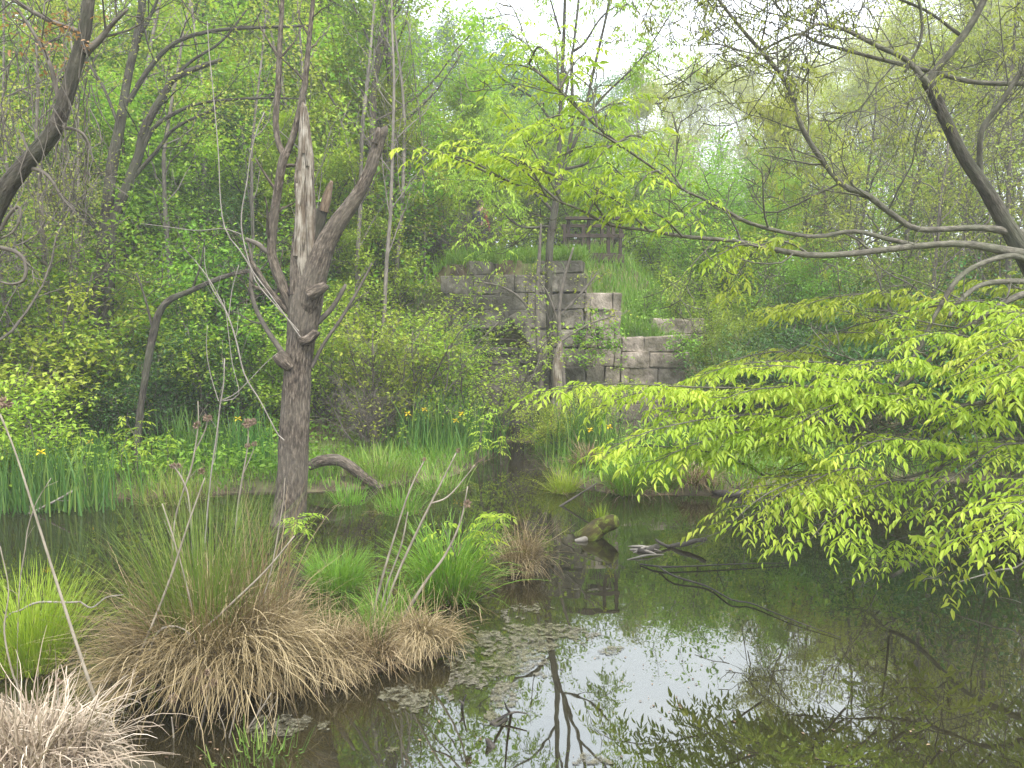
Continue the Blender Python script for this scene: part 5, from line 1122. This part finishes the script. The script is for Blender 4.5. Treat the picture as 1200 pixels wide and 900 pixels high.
stalk([(1300, 560, 5), (1205, 655, 3), (1170, 668, 3), (1130, 680, 2), (1120, 684, 1)], 7.0, 'thin bare twig dipping to the water at the right edge', mat='deadwhite', name='bare_twig')
stalk([(700, 566, 2), (662, 590, 4), (640, 603, 3), (625, 612, 2)], 10.6, 'thin dead stick slanting into the shallows by the channel', mat='twig', name='bare_twig')
def twiglet(pts, label, hs=.012):
    p = Vector(pts[0][0]); t = Tubes()
    for q in pts: t.add(*cat(q, np.linspace(hs, hs * .3, len(q)), 10), 5)
    o = obj('drift_twig', t.mesh('drift_twig', p), M['wet'], None, p); tag(o, label, 'twig')
twiglet([[G(600, 838, -.03), G(594, 830, .12), G(591, 822, .25)], [G(594, 842, .0), G(580, 850, .05), G(575, 845, .1)], [G(575, 848, .0), G(600, 835, .05), G(618, 836, .06)]], 'small crossed twigs poking out of the algae mat')
twiglet([[G(541, 832, -.02), G(543, 822, .06), G(547, 814, .13)], [G(543, 825, .05), G(538, 820, .08)]], 'single short twig standing at the edge of the algae mat')
twiglet([[G(578, 878, -.02), G(573, 870, .02), G(570, 866, .05)]], 'dark woody chip floating on the algae mat', .03)
# water plant shoots near the front
for px, py, n_, lb in ((300, 894, 80, 'small green sprouts at the bottom edge of the pond'),):
    sedge(px, py, n_, .24, .25, 'rush', lb, 'water_shoot', .2, .2, .012)
stalk([(372, 838, 4), (371, 820, 7), (373, 800, 2)], 5.15, 'reddish water shoot standing alone in the shallow front water', mat='torn', name='water_shoot', extra=[[(373, 836, 3), (379, 818, 5), (380, 806, 1)]])

# ------------------------------------------------------------------ stuff: scum, grass, undergrowth, litter
so = Soup()

GX, GY = np.meshgrid(np.arange(-2.6, 1.9, .018), np.arange(4.3, 8.2, .018)); sh_ = GX.shape
fld = np.full(sh_, -1.)
for px, py, rx, ry, am in ((610, 760, .42, .6, 1.), (650, 742, .3, .25, .9), (545, 790, .3, .4, .85), (590, 815, .16, .25, 1.), (575, 845, .12, .14, 1.), (530, 762, .3, .22, .8), (690, 897, .16, .14, 1.), (455, 880, .07, .05, .9), (690, 692, .25, .06, .8), (350, 850, .35, .22, .75), (620, 715, .4, .15, .55), (715, 765, .2, .15, .6), (470, 820, .3, .25, .6)):
    c = G(px, py); fld = np.maximum(fld, am * 1.5 * np.exp(-((GX - c.x) / rx) ** 2 - ((GY - c.y) / ry) ** 2) - .75)
q3 = np.stack([GX, GY * .8, GX * 0], -1); nz3 = fbm(q3 * 3.2, 3) * .9 + fbm(q3 * 14 + 3, 3) * .75
on = (fld + nz3 * .8) > .02
VV = np.stack([GX + rng.normal(0, .004, sh_), GY + rng.normal(0, .004, sh_), .004 + .006 * np.abs(fbm(q3 * 20, 2)) + rng.uniform(0, .002, sh_)], -1).reshape(-1, 3)
I = np.arange(VV.shape[0]).reshape(sh_); on2 = on[:-1, :-1]
q = np.stack([I[:-1, :-1], I[:-1, 1:], I[1:, 1:], I[1:, :-1]], -1)[on2]
us, inv = np.unique(q, return_inverse=True)
so.put(VV[us], inv.reshape(-1), np.full(len(q), 4))
tag(obj('algae_scum', so.mesh('algae_scum'), M['scum']), None, None, None, 'stuff')
so = Soup(); n = 1500
px = rng.uniform(0, 1200, n); py = rng.uniform(590, 900, n); pts = np.array([tuple(G(a, b_)) for a, b_ in zip(px, py)]); pts = pts[sdpoly(pts[:, 0], pts[:, 1]) < -.02]
keep = rng.uniform(0, 1, len(pts)) < np.clip(.25 + .9 * vn(pts * .9), 0, 1); pts = pts[keep]; n = len(pts); pts[:, 2] = .005
a = rng.uniform(0, 6.28, n); l = rng.uniform(.008, .035, n)
so.put(*leaves(pts, np.stack([np.cos(a), np.sin(a), a * 0], -1), np.tile([0, 0, 1.], (n, 1)), l, l * .5, rng.uniform(0, 1, n)))
tag(obj('floating_specks', so.mesh('floating_specks'), M['litter']), None, None, None, 'stuff')

def scatter(n, ymin, ymax, pw=1.):
    y = ymin + (ymax - ymin) * rng.uniform(0, 1, n) ** pw; x = y * rng.uniform(-.8, .8, n); sd = sdpoly(x, y); z = height(x, y)
    return x, y, z, sd
x, y, z, sd = scatter(90000, 10, 34, 1.3); dens = np.clip(.55 + .8 * vn(np.stack([x * .7, y * .7, x * 0], -1)), 0, 1)
wl_ = (x > -1.75) & (x < 4.2) & (y > yf(x) - .1) & (y < yf(x) + .65)
pth = (np.abs(y - 21.2 - .25 * np.sin(x * .7)) < .65) & (x < 1.1) & (x > -7)
k = (sd > .08) & (rng.uniform(0, 1, len(x)) < dens) & ~wl_ & ~pth
x, y, z = x[k], y[k], z[k]; n = len(x)
h = (.22 + .2 * (y > 17.8) * (x > -2) * (x < 5)) * rng.uniform(.5, 1.3, n)
so = blades(np.stack([x, y, z - .02], -1), rng.uniform(0, 6.28, n), np.abs(rng.normal(.2, .25, n)), np.abs(rng.normal(.5, .4, n)), h, .012 + y * .0004, 3, twist=2)
tag(obj('bank_grass', so.mesh('bank_grass'), M['grass']), None, None, None, 'stuff')
n = 70000; y = rng.uniform(17.8, 27, n); x = rng.uniform(-7, 9, n); z = height(x, y); dens = np.clip(.6 + .7 * vn(np.stack([x * .9, y * .9, x * 0 + 3], -1)), 0, 1)
k = (y > yf(x) + .5) & (rng.uniform(0, 1, n) < dens) & ~((np.abs(y - 21.2 - .25 * np.sin(x * .7)) < .6) & (x < 1.1)); x, y, z = x[k], y[k], z[k]; n = len(x)
so = blades(np.stack([x, y, z - .02], -1), rng.uniform(0, 6.28, n), np.abs(rng.normal(.2, .25, n)), np.abs(rng.normal(.6, .4, n)), .36 * rng.uniform(.4, 1.3, n), .022, 3, twist=2)
tag(obj('slope_grass', so.mesh('slope_grass'), M['sedge']), None, None, None, 'stuff')
x, y, z, sd = scatter(26000, 11, 36, 1.2); dens = np.clip(.45 + .9 * vn(np.stack([x * .45 + 9, y * .45, x * 0], -1)), 0, 1)
wl_ = (x > -1.75) & (x < 4.4) & (y > yf(x) - .4) & (y < yf(x) + .8)
k = (sd > .3) & (rng.uniform(0, 1, len(x)) < dens) & ~wl_ & ~((x > -3) & (x < 4.5) & (y > 17.5) & (y < 23)); P = np.stack([x, y, z + rng.uniform(0, .5, len(x)) * dens], -1)[k]
so = foliage(P, 4, .16, .10, .06, .1)
tag(obj('undergrowth', so.mesh('undergrowth'), M['mid']), None, None, None, 'stuff')
n = 30000; x = rng.uniform(-11, 7, n); y = rng.uniform(9.5, 19, n); sd = sdpoly(x, y); k = (sd > .02) & (sd < 1.1) & (vn(np.stack([x * 1.3, y * 1.3, x * 0 + 8], -1)) > -.45); x, y = x[k], y[k]; n = len(x)
so = blades(np.stack([x, y, height(x, y) - .02], -1), rng.uniform(0, 6.28, n), np.abs(rng.normal(.25, .25, n)), np.abs(rng.normal(.6, .5, n)), rng.uniform(.2, .6, n), .012, 4, twist=2)
tag(obj('shore_grass', so.mesh('shore_grass'), M['sedge']), None, None, None, 'stuff')
n = 1500; x = rng.uniform(-1.6, 1.7, n); y = yf(x) + rng.uniform(.05, .5, n)     # grass hanging over the wall top
dens = vn(np.stack([x * 2.2, x * 0, x * 0], -1)) > -.1; x, y = x[dens], y[dens]; n = len(x)
so = blades(np.stack([x, y, np.full(n, 3.93)], -1), rng.normal(-PI / 2, .7, n), np.abs(rng.normal(.5, .4, n)), rng.uniform(.3, 2.2, n), rng.uniform(.2, .6, n), .018, 4, twist=2)
tag(obj('hanging_grass', so.mesh('hanging_grass'), M['grass']), None, None, None, 'stuff')
x, y, z, sd = scatter(16000, 9.5, 20, 1.5); k = (sd > -.12) & (sd < 2.5); x, y, z = x[k], y[k], np.maximum(z[k], .0); n = len(x)
so = blades(np.stack([x, y, z + .01], -1), rng.uniform(0, 6.28, n), rng.uniform(.9, 1.6, n), rng.normal(.1, .2, n), rng.uniform(.1, .5, n), .008, 3, twist=2, kink=.15)
tag(obj('dead_litter', so.mesh('dead_litter'), M['litter']), None, None, None, 'stuff')

# ------------------------------------------------------------------ air
m, nd, lk, nt = newmat('haze'); pv = nd.new('ShaderNodeVolumePrincipled'); pv.inputs['Color'].default_value = (.97, .98, 1, 1); pv.inputs['Density'].default_value = .0025; pv.inputs['Anisotropy'].default_value = .2
o = nd.new('ShaderNodeOutputMaterial'); lk.new(pv.outputs[0], o.inputs['Volume'])
so = Soup(); lo, hi = (-153, -63, -2.0), (153, 193, 34)
v = [(a, b_, c) for c in (lo[2], hi[2]) for a, b_ in ((lo[0], lo[1]), (hi[0], lo[1]), (hi[0], hi[1]), (lo[0], hi[1]))]
so.put(v, [3, 2, 1, 0, 4, 5, 6, 7, 0, 1, 5, 4, 1, 2, 6, 5, 2, 3, 7, 6, 3, 0, 4, 7], [4] * 6)
tag(obj('haze', so.mesh('haze'), m), None, None, None, 'stuff')
